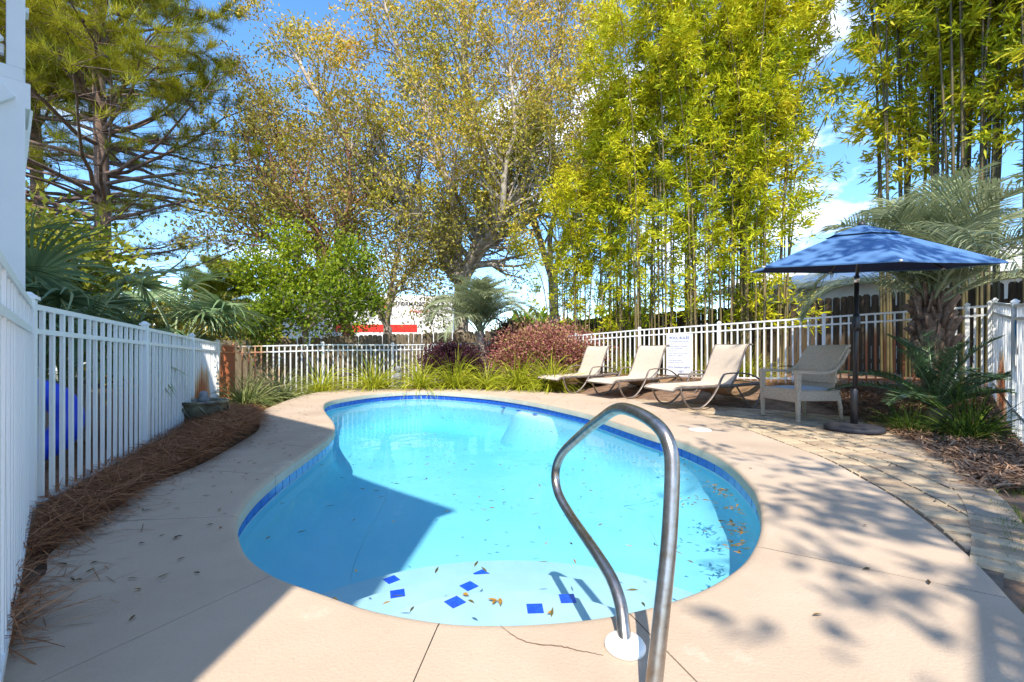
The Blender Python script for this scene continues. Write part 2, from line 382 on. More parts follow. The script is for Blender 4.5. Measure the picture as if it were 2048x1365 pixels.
# the matching outer edge of the concrete, point by point
out_px = [(-0.1, -3.2), (-0.7, -3.0), (-1.5, -2.0), (-1.75, -0.6), (-1.80, 0.35), (10, 1210), (100, 1108), (160, 1062), (236, 1014), (307, 967), (400, 930), (472, 890),
          (515, 862), (519, 845), (515, 832), (530, 820), (557, 808), (590, 796), (625, 787), (690, 779), (800, 773.5), (905, 773), (1010, 774), (1100, 781),
          (1215, 792), (1262, 799), (1430, 838), (1500, 862), (1579, 891), (1646, 916), (1716, 953), (1795, 999), (1890, 1072), (1960, 1135), (2038, 1219), (1.68, 1.38), (1.58, 1.1), (1.50, 0.2), (1.45, -1.5), (1.2, -2.6), (0.6, -3.1)]
inner_c = [G(*p) for p in pool_px]
outer_c = [G(*p) if p[1] > 100 else Vector((p[0], p[1], 0)) for p in out_px]
PER = 8
inner = catmull(inner_c, PER, True); outer = catmull(outer_c, PER, True)
for v in inner + outer: v.z = 0
NP = len(inner)
def normals(cv):
    out = []
    for i in range(len(cv)):
        t = cv[(i + 1) % len(cv)] - cv[i - 1]; t.normalize()
        out.append(Vector((t.y, -t.x, 0)))
    area = sum(cv[i].x * cv[(i + 1) % len(cv)].y - cv[(i + 1) % len(cv)].x * cv[i].y for i in range(len(cv)))
    return out if area > 0 else [-n for n in out]     # outward
inn = normals(inner)
def offset(cv, nn, d): return [p + n * d for p, n in zip(cv, nn)]
def inside(poly, x, y):
    c = False; j = len(poly) - 1
    for i in range(len(poly)):
        xi, yi, xj, yj = poly[i][0], poly[i][1], poly[j][0], poly[j][1]
        if (yi > y) != (yj > y) and x < (xj - xi) * (y - yi) / (yj - yi) + xi: c = not c
        j = i
    return c
# paved strip outside the concrete on the right: inner edge = deck edge, outer edge below
pav_in = catmull([G(*p) for p in [(1090, 780), (1215, 792), (1262, 799), (1430, 838), (1500, 862), (1579, 891), (1646, 916), (1716, 953), (1795, 999), (1853, 1040), (1906, 1086), (1956, 1131), (2006, 1181)]], 10)
pav_out = catmull([G(*p) for p in [(1130, 777), (1260, 784), (1360, 789), (1500, 799), (1610, 813), (1700, 836), (1765, 862), (1840, 897), (1900, 935), (1948, 980), (1982, 1025), (2004, 1090), (2008, 1178)]], 10)
pav_poly = [(p.x, p.y) for p in pav_in] + [(p.x, p.y) for p in reversed(pav_out)]
deck_poly = [(p.x, p.y) for p in outer]

def ground_z(x, y):
    s = 0.697 * x + 0.717 * y
    zr = 0.33 * sm(7.35, 9.9, s) * sm(-1.0, 3.0, x) + 0.10 * sm(6.0, 7.5, x) * sm(5.0, 7.0, y)
    zl = -0.15 * sm(2.5, 9.5, y) * sm(1.0, 4.5, -x)
    z = zr + zl - 0.03
    far = math.hypot(x, y)
    if far > 18: z = z * (1 - sm(18, 30, far)) - 0.25 * sm(18, 30, far)
    return z

# ------------------------------------------------------------------ ground
def build_ground():
    def axis(lo, hi, near_lo, near_hi, step):
        a = list(np.arange(near_lo, near_hi + 1e-6, step)); k = near_hi; st = step
        while k < hi: st *= 1.35; k += st; a.append(k)
        k = near_lo; st = step
        while k > lo: st *= 1.35; k -= st; a.insert(0, k)
        return a
    xs = axis(-900, 900, -9, 10, 0.2); ys = axis(-60, 1500, -4, 17, 0.2)
    V = [(x, y, ground_z(x, y)) for y in ys for x in xs]
    n = len(xs); Fs = []
    shr = [(p.x, p.y) for p in offset(outer, normals(outer), -0.35)]
    for j in range(len(ys) - 1):
        for i in range(n - 1):
            cx, cy = (xs[i] + xs[i + 1]) / 2, (ys[j] + ys[j + 1]) / 2
            if -4 < cy < 14 and -6 < cx < 4 and inside(shr, cx, cy): continue
            Fs.append((j * n + i, j * n + i + 1, (j + 1) * n + i + 1, (j + 1) * n + i))
    m = mat('soil', (0.10, 0.055, 0.033), 0.95, (0.23, 0.14, 0.085), 7, bump=1.0, bscale=25)
    n_, l = m.node_tree.nodes, m.node_tree.links
    # bare sandy soil and thin lawn beyond the yard
    g = n_.new('ShaderNodeTexCoord'); no = n_.new('ShaderNodeTexNoise'); no.inputs['Scale'].default_value = 0.12
    le = n_.new('ShaderNodeVectorMath'); le.operation = 'LENGTH'; l.new(g.outputs['Object'], le.inputs[0]); l.new(g.outputs['Object'], no.inputs['Vector'])
    mr = n_.new('ShaderNodeMapRange'); mr.inputs['From Min'].default_value = 15; mr.inputs['From Max'].default_value = 18
    l.new(le.outputs['Value'], mr.inputs['Value'])
    r2 = n_.new('ShaderNodeValToRGB'); r2.color_ramp.elements[0].color = (0.06, 0.08, 0.025, 1); r2.color_ramp.elements[1].color = (0.20, 0.17, 0.12, 1)
    l.new(no.outputs['Fac'], r2.inputs['Fac'])
    mixn = n_.new('ShaderNodeMix'); mixn.data_type = 'RGBA'
    b = n_['Principled BSDF']; src = b.inputs['Base Color'].links[0].from_socket
    l.new(src, mixn.inputs['A']); l.new(r2.outputs['Color'], mixn.inputs['B']); l.new(mr.outputs['Result'], mixn.inputs['Factor']); l.new(mixn.outputs['Result'], b.inputs['Base Color'])
    o = link('ground', fast_mesh('ground', V, Fs, smooth=True), m)
    tag(o, kind='structure', label='brown mulched garden soil around the pool deck', cat='ground')
build_ground()

# ------------------------------------------------------------------ pool deck: concrete slabs between sawn joints
def build_deck():
    root = bpy.data.objects.new('pool_deck', None); C.objects.link(root); tag(root, 'tan concrete deck slabs around the curved pool', 'pool deck', kind='structure')
    joints_px = [(885, 1240), (551, 1148), (476, 1032), (544, 950), (626, 896), (655, 812), (812, 783), (1090, 808), (1330, 871), (1516, 1000), (1508, 1092), (1250, 1221)]
    js = sorted({min(range(NP), key=lambda i: (inner[i] - G(*p)).length) for p in joints_px})
    prof = [(-0.035, -0.095), (-0.035, -0.028), (-0.028, -0.010), (-0.012, -0.001), (0.01, 0.0)]     # rounded nose of the coping
    for a, b in zip(js, js[1:] + [js[0] + NP]):
        idx = [i % NP for i in range(a, b + 1)]
        def pt(i, end):
            p, q, n = inner[i].copy(), outer[i].copy(), inn[i].copy()
            if end:
                t = (inner[(i + 1) % NP] - inner[i - 1]).normalized() * (0.003 * end); p += t
                t2 = (outer[(i + 1) % NP] - outer[i - 1])
                t2 = t2.normalized() if t2.length > 1e-6 else t
                q += t2 * (0.003 * end)
            return p, q, n
        rows = [[] for _ in range(len(prof) + 7)]
        for k, i in enumerate(idx):
            p, q, n = pt(i, 1 if k == 0 else (-1 if k == len(idx) - 1 else 0))
            ring = [p + n * (o_ + 0.035) + Vector((0, 0, z)) for o_, z in prof]
            st = ring[-1]
            ring += [st.lerp(q, t) for t in (0.25, 0.5, 0.75)]
            ring += [q.copy(), q + Vector((0, 0, -0.11)), p + n * 0.10 + Vector((0, 0, -0.11)), p + n * 0.10 + Vector((0, 0, -0.095))]
            for r, v in zip(rows, ring): r.append(v)
        mb = MB(); mb.grid(rows, True)
        n = len(idx); k = len(rows)
        mb.add([r[0] for r in rows], [tuple(range(k))]); mb.add([r[-1] for r in rows], [tuple(range(k - 1, -1, -1))])
        o = mb.build('slab', 'concrete', root)
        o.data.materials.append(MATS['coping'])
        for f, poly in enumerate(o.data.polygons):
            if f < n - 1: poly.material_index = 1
            if f < (k - 1) * (n - 1) and f // (n - 1) >= 7: poly.use_smooth = False
    # dark joint filler and slab bed below
    bed = MB(); ins = offset(inner, inn, 0.14)
    bed.grid([[p + Vector((0, 0, -0.008)) for p in ins], [p + Vector((0, 0, -0.008)) for p in offset(outer, normals(outer), -0.05)]], False, True)
    bed.build('joint_filler', 'joint_dark', root)
    # hairline crack running to the hand rail foot
    ck = MB(); pts = [G(*p) for p in [(1000, 1250), (1020, 1268), (1048, 1283), (1075, 1290), (1110, 1293), (1140, 1298), (1175, 1306), (1207, 1312)]]
    pp = catmull(pts, 5); L_, R_ = [], []
    for i, p in enumerate(pp):
        t = (pp[min(i + 1, len(pp) - 1)] - pp[max(i - 1, 0)]).normalized(); s = Vector((t.y, -t.x, 0)); j = Vector((rnd.uniform(-1, 1), rnd.uniform(-1, 1), 0)) * 0.0025
        w = 0.0005 + 0.0013 * math.sin(PI * (i + 1) / (len(pp) + 2)) * rnd.uniform(0.6, 1.4)
        L_.append(p + s * w + j + Vector((0, 0, 0.0025))); R_.append(p - s * w + j + Vector((0, 0, 0.0025)))
    ck.grid([L_, R_], False); ck.build('crack', 'crack', root)
build_deck()

# ------------------------------------------------------------------ pool
WATER = -0.165
STEP_C = Vector((-0.02, 1.42, 0)); STEPS = [(0.90, -0.30), (1.28, -0.40), (1.66, -0.50)]
def floor_z(y): return -0.58 - 0.032 * max(0, y - 2.0)
def build_pool():
    root = thing('swimming_pool', 'curved blue swimming pool sunk in the tan concrete deck', 'pool')
    mb = MB(); rows = []
    for off, dz in ((0.03, -0.08), (0.03, -0.3), (0.03, None), (-0.04, None), (-0.13, None), (-0.26, None), (-0.42, None), (-0.6, None)):
        rows.append((off, dz))
    rr = []
    for k, (off, dz) in enumerate(rows):
        lift = {2: 0.24, 3: 0.12, 4: 0.048, 5: 0.016, 6: 0.004, 7: 0.0}.get(k, 0)
        rr.append([p + n * off + Vector((0, 0, dz if dz is not None else floor_z(p.y) + lift)) for p, n in zip(inner, inn)])
    mb.grid(rr, True, True)
    tri = tessellate_polygon([rr[-1]])
    mb.add([Vector((p.x, p.y, floor_z(p.y))) for p in rr[-1]], [tuple(t) for t in tri], True)
    mb.build('shell', 'plaster', root)
    for r, z in reversed(STEPS):                       # three round entry steps
        s = MB(); s.lathe([(r, floor_z(3.6) - 0.1), (r, z - 0.03), (r - 0.01, z - 0.01), (r - 0.03, z), (0.02, z)], 72, (STEP_C.x, STEP_C.y, 0), cap=False)
        # keep only the half that lies inside the pool
        keep = [f for f in s.f if inside([(p.x, p.y) for p in offset(inner, inn, 0.12)], sum(s.v[i][0] for i in f) / len(f), sum(s.v[i][1] for i in f) / len(f)) or max(s.v[i][2] for i in f) - min(s.v[i][2] for i in f) < 0.02]
        s.f = keep; s.sm = [True] * len(keep)
        s.build('step', 'step_white', root)
    # far bench: a shallow round seat against the back right wall
    bc = G(1072, 804) + Vector((0.45, 0.35, 0)); b = MB()
    b.lathe([(1.2, -0.95), (0.95, -0.50), (0.84, -0.30), (0.78, -0.235), (0.02, -0.215)], 48, (bc.x, bc.y, 0), cap=False)
    wide = [(p.x, p.y) for p in offset(inner, inn, 0.1)]
    keep = [f for f in b.f if any(inside(wide, b.v[i][0], b.v[i][1]) for i in f)]; b.f = keep; b.sm = [False] * len(keep)
    bo = b.build('bench', 'step_white', root); bo.data.materials.append(MATS['plaster'])
    for f in bo.data.polygons:
        if abs(f.normal.z) < .9: f.material_index = 1
    # accent tiles set in steps and bench
    tile = MB().box((0, 0, 0), (0.076, 0.076, 0.012)).mesh('accent_tile'); tile.materials.append(MATS['tile_accent'])
    def step_at(px, py):
        for r, z in STEPS:
            g = G(px, py, z)
            if (Vector((g.x, g.y, 0)) - STEP_C).length < r - 0.03: return g
        return G(px, py, STEPS[-1][1])
    for px, py, a in [(910, 1205, 0.75), (783, 1160, 0.75), (795, 1188, 0.3), (938, 1173, 0.75), (963, 1148, 0.75), (1070, 1218, 0.05), (1135, 1198, 0.05)]:
        g = step_at(px, py); o = link('accent_tile', tile, None, root, (g.x, g.y, g.z - 0.003)); o.rotation_euler = (0, 0, a)
    for px, py in [(1006, 815), (1037, 822), (1070, 829)]:
        g = G(px, py, -0.21); o = link('accent_tile', tile, None, root, (g.x, g.y, g.z + 0.004)); o.rotation_euler = (0, 0, 0.6)
    # waterline tiles, one by one, on a grout band
    wl_ = offset(inner, inn, 0.024)
    gb = MB(); gb.grid([[p + Vector((0, 0, -0.09)) for p in offset(inner, inn, 0.027)], [p + Vector((0, 0, -0.2)) for p in offset(inner, inn, 0.027)]], True, True); gb.build('grout_band', 'grout', root)
    tm = MB().box((0, 0, 0), (0.146, 0.010, 0.082)).mesh('tile'); tm.materials.append(MATS['tile_blue'])
    acc = 0.0; step = 0.153; nxt = 0.0
    for i in range(NP):
        a, b2 = wl_[i], wl_[(i + 1) % NP]; L = (b2 - a).length
        while nxt < acc + L:
            p = a.lerp(b2, (nxt - acc) / L); t = (b2 - a).normalized()
            o = link('tile', tm, None, root, (p.x, p.y, -0.140)); o.rotation_euler = (0, 0, math.atan2(t.y, t.x)); nxt += step
        acc += L
    # water body: closed volume, top at the waterline
    wp = offset(inner, inn, 0.045); n = NP
    w = MB(); tri = tessellate_polygon([[Vector((p.x, p.y, 0)) for p in wp]])
    top = [Vector((p.x, p.y, WATER)) for p in wp]; bot = [Vector((p.x, p.y, -2.2)) for p in wp]
    def up(t): 
        a, b_, c = (top[i] for i in t); return t if (b_ - a).cross(c - a).z > 0 else (t[0], t[2], t[1])
    tri = [up(t) for t in tri]
    area = sum(wp[i].x * wp[(i + 1) % n].y - wp[(i + 1) % n].x * wp[i].y for i in range(n))
    side = [(i, (i + 1) % n, n + (i + 1) % n, n + i) for i in range(n)]
    if area > 0: side = [(q[3], q[2], q[1], q[0]) for q in side]
    w.add(top + bot, [tuple(t) for t in tri] + [(n + t[0], n + t[2], n + t[1]) for t in tri] + side)
    m = bpy.data.materials.new('pool_water'); m.use_nodes = True; nn, l = m.node_tree.nodes, m.node_tree.links
    nn.remove(nn['Principled BSDF'])
    tr = nn.new('ShaderNodeBsdfTransparent'); gl = nn.new('ShaderNodeBsdfGlossy'); gl.inputs['Roughness'].default_value = 0.03
    fr = nn.new('ShaderNodeFresnel'); fr.inputs['IOR'].default_value = 1.33
    bu = nn.new('ShaderNodeBump'); bu.inputs['Strength'].default_value = 0.22; bu.inputs['Distance'].default_value = 0.02
    tn = nn.new('ShaderNodeTexNoise'); tn.inputs['Scale'].default_value = 3.5; tn.inputs['Detail'].default_value = 2
    tcn = nn.new('ShaderNodeTexCoord'); l.new(tcn.outputs['Object'], tn.inputs['Vector']); l.new(tn.outputs['Fac'], bu.inputs['Height'])
    l.new(bu.outputs['Normal'], gl.inputs['Normal']); l.new(bu.outputs['Normal'], fr.inputs['Normal'])
    mm = nn.new('ShaderNodeMath'); mm.operation = 'MULTIPLY'; mm.inputs[1].default_value = 0.6; l.new(fr.outputs['Fac'], mm.inputs[0])
    ms = nn.new('ShaderNodeMixShader'); l.new(mm.outputs[0], ms.inputs[0]); l.new(tr.outputs[0], ms.inputs[1]); l.new(gl.outputs[0], ms.inputs[2])
    va = nn.new('ShaderNodeVolumeAbsorption'); va.inputs['Color'].default_value = (0.0, 0.80, 0.98, 1); va.inputs['Density'].default_value = 0.26
    l.new(ms.outputs[0], nn['Material Output'].inputs['Surface']); l.new(va.outputs[0], nn['Material Output'].inputs['Volume'])
    o = w.build('pool_water', m); tag(o, 'clear turquoise water filling the pool', 'water', kind='structure')
build_pool()

# ------------------------------------------------------------------ paver strip
def build_pavers():
    root = bpy.data.objects.new('paver_patio', None); C.objects.link(root); tag(root, 'sandy brick paver strip along the deck edge', 'paving', kind='structure')
    n = len(pav_in); BL, BW, gap = 0.215, 0.107, 0.011
    bed = MB(); bed.grid([[p + Vector((0, 0, -0.012)) for p in pav_in], [p + Vector((0, 0, -0.012)) for p in pav_out]], False); bed.build('sand_bed', 'sand_bed', root)
    tan = [(pav_in[min(i + 1, n - 1)] - pav_in[max(i - 1, 0)]).normalized() for i in range(n)]
    nor = [Vector((-t.y, t.x, 0)) for t in tan]
    for i in range(n):
        if nor[i].dot(pav_out[i] - pav_in[i]) < 0: nor[i] = -nor[i]
    spots = []
    for k in range(14):
        w = 0.012 + (k + 0.5) * (BL + 0.008)
        row = [p + m_ * w for p, m_ in zip(pav_in, nor)]
        acc = 0; nxt = (0.5 if k % 2 else 0.0) * BW
        for i in range(n - 1):
            L = (row[i + 1] - row[i]).length
            if L < 1e-6: continue
            while nxt < acc + L:
                p = row[i].lerp(row[i + 1], (nxt - acc) / L); t = (row[i + 1] - row[i]).normalized()
                if inside(pav_poly, p.x, p.y): spots.append((p, math.atan2(t.y, t.x) + PI / 2))
                nxt += BW + 0.015
            acc += L
    # soldier course closing the outer edge
    acc = 0; nxt = 0
    for i in range(n - 1):
        a, b = pav_out[i], pav_out[i + 1]; L = (b - a).length
        if (pav_out[i] - pav_in[i]).length < 0.2: nxt = max(nxt, acc + L)
        while nxt < acc + L:
            t = (b - a).normalized(); m_ = Vector((-t.y, t.x, 0))
            spots.append((a.lerp(b, (nxt - acc) / L) + Vector((0, 0, 0.003)), math.atan2(t.y, t.x) + PI / 2)); nxt += BW + gap
        acc += L
    spots.sort(key=lambda s: s[0].length)
    def brick():
        mb = MB(); mb.box((0, 0, -0.016), (BL, BW, 0.032)); mb.v = [(x * (0.95 if z > -0.001 else 1), y * (0.90 if z > -0.001 else 1), z) for x, y, z in mb.v]
        return mb
    bm_ = []
    for m_ in ('paver', 'paver_dark', 'paver_buff', 'paver_grey'):
        me = brick().mesh('brick'); me.materials.append(MATS[m_]); bm_.append(me)
    rest = MB()
    for k, (p, a) in enumerate(spots):
        z = rnd.uniform(-0.003, 0.003) + p.z
        if k < 300:
            o = link('brick', bm_[rnd.choice((0, 0, 0, 1, 2, 2, 3))], None, root, (p.x, p.y, z)); o.rotation_euler = (rnd.uniform(-.006, .006), rnd.uniform(-.006, .006), a + rnd.uniform(-0.012, 0.012))
        else:
            b = brick(); c, s = math.cos(a), math.sin(a)
            rest.add([(p.x + x * c - y * s, p.y + x * s + y * c, z + zz) for x, y, zz in b.v], b.f)
    if rest.v: tag(rest.build('brick_paving', 'paver', root), kind='stuff')
build_pavers()

# ------------------------------------------------------------------ white aluminium pool fence
picket_me = MB().box((0, 0, 0.5), (0.026, 0.019, 1.0)).mesh('picket'); picket_me.materials.append(MATS['fence_paint'])
def post_mesh(big=0.052):
    mb = MB(); mb.box((0, 0, 0.60), (big, big, 1.20)); return mb
def fence_run(label, pts, npk=14, drop=0.0, w=0.052, skip_first_post=False):
    root = thing('pool_fence', label, 'fence', pts[0], group='white metal fence runs around the pool')
    o0 = Vector(pts[0])
    for i, p in enumerate(pts):
        if i == 0 and skip_first_post: continue
        q = Vector(p) - o0
        mb = MB(); mb.box((0, 0, 0.60 - drop / 2), (w, w, 1.20 + drop)); po = mb.build('post', 'fence_paint', root, q, bevel=0.004)
        c = MB(); c.box((0, 0, 1.209), (w + 0.016, w + 0.016, 0.018)); c.box((0, 0, 1.228), (w + 0.004, w + 0.004, 0.020), taper=0.35); c.build('cap', 'fence_paint', po)
        if i < len(pts) - 1: po.rotation_euler.z = math.atan2(pts[i + 1][1] - p[1], pts[i + 1][0] - p[0])
        else: po.rotation_euler.z = math.atan2(p[1] - pts[i - 1][1], p[0] - pts[i - 1][0])
    for i in range(len(pts) - 1):
        a, b = Vector(pts[i]) - o0, Vector(pts[i + 1]) - o0; t = (b - a).normalized()
        for z, hh in ((1.165, 0.030), (1.03, 0.030), (0.045, 0.030)):
            mb = MB(); mb.beam(a + t * w / 2 + Vector((0, 0, z)), b - t * w / 2 + Vector((0, 0, z)), 0.030, hh); mb.build('rail', 'fence_paint', root)
        n = max(1, round((b - a).length / 1.83 * npk)) 
        ang = math.atan2(t.y, t.x)
        for k in range(n):
            f = (k + 1) / (n + 1); q = a.lerp(b, f)
            o = link('picket', picket_me, None, root, q + Vector((0, 0, -drop))); o.rotation_euler = (rnd.gauss(0, .002), rnd.gauss(0, .002), ang); o.scale = (1, 1, 1.15 + drop)
def gz(x, y, dz=0.0): return (x, y, ground_z(x, y) + dz)
P1 = Vector((-2.64, 2.46, 0.0)); P5 = Vector((-5.95, 9.62, -0.16))
Lp = [tuple(P1.lerp(P5, k / 4)) for k in range(5)]
fence_run('white picket fence run along the left pine straw bed with rust-stained far end', Lp, drop=0.12)
fence_run('short white picket fence stub under the stair tower at the left edge', [(-1.05, 0.87, 0.0), (P1.x + 0.03, P1.y - 0.03, 0.0)], drop=0.1, npk=15)
bl = [(-5.93 + 1.353 * k, 9.66 + 1.232 * k, z) for k, z in enumerate((-0.155, -0.10, -0.09, -0.05, -0.02))]
bl = bl[:4] + [(-0.78, 14.45, 0.0)]
fence_run('white picket fence run behind the row of lime grass clumps, left of the purple shrub', bl, drop=0.08, skip_first_post=True)
A0 = Vector((3.05, 10.76, 0.25)); D0 = Vector((7.0, 6.92, 0.42))
br = [(-0.78, 14.45, 0.0), (0.35, 13.36, 0.06), (1.70, 12.05, 0.16)] + [tuple(A0.lerp(D0, k / 3)) for k in range(4)] + [(7.17, 6.75, 0.43)]
fence_run('white picket fence run behind the loungers and the pool rules sign', br, drop=0.1, skip_first_post=True)
fence_run('white picket fence run at the right edge with rusty foot and blue bag', [(7.19, 6.72, 0.43), (6.75, 6.29, 0.42), (5.42, 4.85, 0.24), (4.18, 3.50, 0.14), (2.94, 2.15, 0.1)][:4], drop=0.2, npk=15)

# ------------------------------------------------------------------ weathered board fence behind
def board_fence(label, a, b, top_a, top_b, name='board_fence', m='wood_fence'):
    a, b = Vector((*a, 0)), Vector((*b, 0)); L = (b - a).length; t = (b - a).normalized(); ang = math.atan2(t.y, t.x)
    root = thing(name, label, 'fence', (a.x, a.y, 0)); n = int(L / 0.146)
    bm_ = []
    for k in range(4):
        mb = MB(); w = 0.138; vs = []
        prof = [(-w / 2, 0), (w / 2, 0), (w / 2, 1.82), (w / 2 - 0.03, 1.86), (-w / 2 + 0.03, 1.86), (-w / 2, 1.82)]
        prof = [(x + rnd.uniform(-.004, .004), z) for x, z in prof]
        vs = [(x, -0.009, z) for x, z in prof] + [(x, 0.009, z) for x, z in prof]; m_ = 6
        mb.add(vs, [tuple(range(m_)), tuple(range(2 * m_ - 1, m_ - 1, -1))] + [((i + 1) % m_, i, m_ + i, m_ + (i + 1) % m_) for i in range(m_)])
        me = mb.mesh('board'); me.materials.append(MATS[m]); bm_.append(me)
    nrm = Vector((-t.y, t.x, 0))
    for k in range(n):
        p = t * ((k + 0.5) * 0.146); zt = top_a + (top_b - top_a) * (k / n)
        o = link('board', bm_[k % 4], None, root, p + Vector((0, 0, zt - 1.86 + rnd.uniform(-0.02, 0.02))) + nrm * rnd.uniform(-0.006, 0.006))
        o.rotation_euler = (rnd.gauss(0, .008), rnd.gauss(0, .008), ang + rnd.gauss(0, .02))
    for z in (0.35, 1.5):
        mb = MB(); mb.beam(nrm * 0.05 + Vector((0, 0, top_a - 1.86 + z)), t * L + nrm * 0.05 + Vector((0, 0, top_b - 1.86 + z)), 0.04, 0.09); mb.build('rail', 'wood_fence', root)
board_fence('weathered board fence behind the grass clumps and the trailer-side trees', (-7.6, 10.1), (0.7, 17.3), 1.12, 1.75)
board_fence('weathered board fence behind the bamboo on the umbrella side', (0.9, 17.2), (12.6, 5.8), 1.95, 2.35, m='wood_shaded')

# ------------------------------------------------------------------ house behind the camera (casts the big shadow) and the stair tower at the left edge
def build_house():
    c0 = Vector((-1.02, -1.13)); e = Vector((-0.75, 0.66)).normalized(); nb = Vector((-0.66, -0.75)).normalized()
    root = thing('house', 'white beach house beside the stair tower at the left edge', 'house', (c0.x, c0.y, 0))
    q = [Vector((0, 0)), e * 9, e * 9 + nb * 8, nb * 8]
    mb = MB(); mb.prism([(p.x, p.y) for p in q], -0.3, 6.42); mb.build('wall', 'siding', root)
    ov = [p + (p - (q[0] + q[2]) / 2).normalized() * 0.12 for p in q]; mid = [(q[0] + q[3]) / 2, (q[1] + q[2]) / 2]
    r = MB(); r.prism([(p.x, p.y) for p in ov], 6.42, 6.52); r.build('roof', 'roof_grey', root)
    for k in range(3):
        f = e * (1.2 + 2.6 * k); s = MB(); s.beam(Vector((f.x, f.y, 3.9)) - Vector((nb.x, nb.y, 0)) * 0.01, Vector(((f + e).x, (f + e).y, 3.9)) - Vector((nb.x, nb.y, 0)) * 0.01, 0.05, 1.4); s.build('window', 'glass_dark', root)
build_house()

def build_tower():
    # outdoor stair landing on posts; only its corner shows at the left edge
    Q = Vector((-3.77, 3.50, 0)); e = Vector((-0.75, 0.66, 0)).normalized(); w = Vector((-0.66, -0.75, 0)).normalized(); rz = math.atan2(e.y, e.x)
    root = thing('stair_tower', 'white painted stair landing on tall posts at the left edge', 'stairs', Q)
    m = 'white_paint'; Z = lambda z: Vector((0, 0, z))
    def part(name, fn, bev=0.004):
        mb = MB(); fn(mb); return mb.build(name, m, root, bevel=bev)
    def bx(c, d): return lambda b: b.box(tuple(c), d, rz)
    part('post', bx(w * .10 + e * .09 + Z(1.5), (.18, .18, 3.0)))
    part('post', bx(w * .10 + e * .62 + Z(1.2), (.15, .15, 2.4)))
    part('post', bx(w * 1.5 + e * .09 + Z(1.5), (.18, .18, 3.0)))
    part('landing', lambda b: b.prism([tuple((w * i + e * j)[:2]) for i, j in ((0.02, 0.0), (1.7, 0.0), (1.7, 2.6), (.02, 2.6))], 3.0, 3.1))
    part('fascia', lambda b: b.beam(e * .0 + Z(2.90), e * 2.6 + Z(2.90), .035, .2))
    part('brace', lambda b: b.beam(w * .05 + e * .60 + Z(2.35), w * .0 + e * .52 + Z(2.98), .04, .12))
    part('newel', bx(w * .06 + e * .05 + Z(3.50), (.10, .10, .80)))
    part('newel', bx(w * .04 + e * .55 + Z(3.45), (.085, .085, .70)))
    part('newel_cap', bx(w * .04 + e * .55 + Z(3.82), (.125, .125, .045)))
    for z in (3.95, 3.22): part('handrail', lambda b: b.beam(w * .12 + e * .05 + Z(z), w * 1.7 + e * .05 + Z(z), .05, .07))
    for z in (3.75, 3.22): part('handrail', lambda b: b.beam(w * .05 + e * .6 + Z(z), w * .05 + e * 2.6 + Z(z), .05, .07))
    for k in range(12): part('baluster', bx(w * (.2 + .125 * k) + e * .05 + Z(3.58), (.034, .034, .7)), 0)
    part('stair_stringer', lambda b: b.beam(w * .15 + e * -.03 + Z(2.95), w * 1.9 + e * -.03 + Z(1.3), .05, .26))
    part('stair_rail', lambda b: b.beam(w * .15 + e * -.03 + Z(3.3), w * 1.9 + e * -.03 + Z(1.75), .05, .09))
build_tower()

# balcony of the same house, right behind the camera, whose railing throws the barred shadow at lower right
def build_balcony():
    root = thing('balcony', 'white railed balcony standing out of view behind the camera', 'balcony', (0.64, -2.45, 0))
    d = Vector((0.707, 0.707, 0)); nb = Vector((0.707, -0.707, 0))
    for z, hh in ((4.10, 0.05), (3.94, 0.035), (3.24, 0.035)):
        mb = MB(); mb.beam(Vector((0, 0, z)), d * 2.6 + Vector((0, 0, z)), 0.05, hh); mb.build('rail', 'white_paint', root)
    for k in range(21):
        p = d * (0.06 + 0.122 * k); mb = MB(); mb.box((p.x, p.y, 3.66), (0.028, 0.028, 0.86), 0.785); mb.build('baluster', 'white_paint', root)
    for k in (0, 1.3, 2.6):
        p = d * k; mb = MB(); mb.box((p.x, p.y, 2.1), (0.09, 0.09, 4.2), 0.785); mb.build('post', 'white_paint', root)
    a, b = Vector((0, 0, 0)), d * 2.6; q = [a, b, b + nb * 2, a + nb * 2]
    mb = MB(); mb.prism([(p.x, p.y) for p in q], 3.0, 3.12); mb.build('floor_slab', 'white_paint', root)
build_balcony()

# ------------------------------------------------------------------ hand rail
def build_rail():
    path = [G(1250, 1296), P(1247, 1255, 1.43), P(1240, 1205, 1.49), P(1222, 1155, 1.57), P(1190, 1103, 1.70), P(1140, 1030, 2.0), P(1116, 985, 2.15), P(1111, 945, 2.2), P(1124, 908, 2.14), P(1165, 868, 1.94),
            P(1205, 836, 1.72), P(1236, 818, 1.58), P(1272, 825, 1.46), P(1313, 850, 1.35), P(1336, 885, 1.29), P(1344, 940, 1.26), P(1338, 1080, 1.21), P(1324, 1220, 1.165), P(1309, 1360, 1.13)]
    b = path[-1] + (path[-1] - path[-2]).normalized() * 0.1; b.z = 0
    path.append(b); o0 = path[0].copy()
    root = thing('pool_handrail', 'bent stainless steel handrail over the pool entry steps', 'handrail', o0)
    pts = [p - o0 for p in catmull(path, 7)]
    mb = MB(); mb.tube(pts, 0.0208, 20); mb.build('tube', 'steel', root)
    for e in (path[0], path[-1]):
        c = MB(); c.lathe([(0.062, 0.0), (0.063, 0.010), (0.057, 0.020), (0.04, 0.026), (0.022, 0.027)], 40); c.build('escutcheon', 'white_plastic', root, e - o0)
build_rail()
def lid():
    g = G(1400, 861); mb = MB(); mb.lathe([(0.125, 0.0), (0.125, 0.006), (0.118, 0.009), (0.112, 0.007), (0.02, 0.007)], 40)
    o = mb.build('skimmer_lid', 'white_plastic', None, (g.x, g.y, 0.002)); tag(o, 'round white skimmer lid set in the deck by the pool edge', 'skimmer lid')
lid()

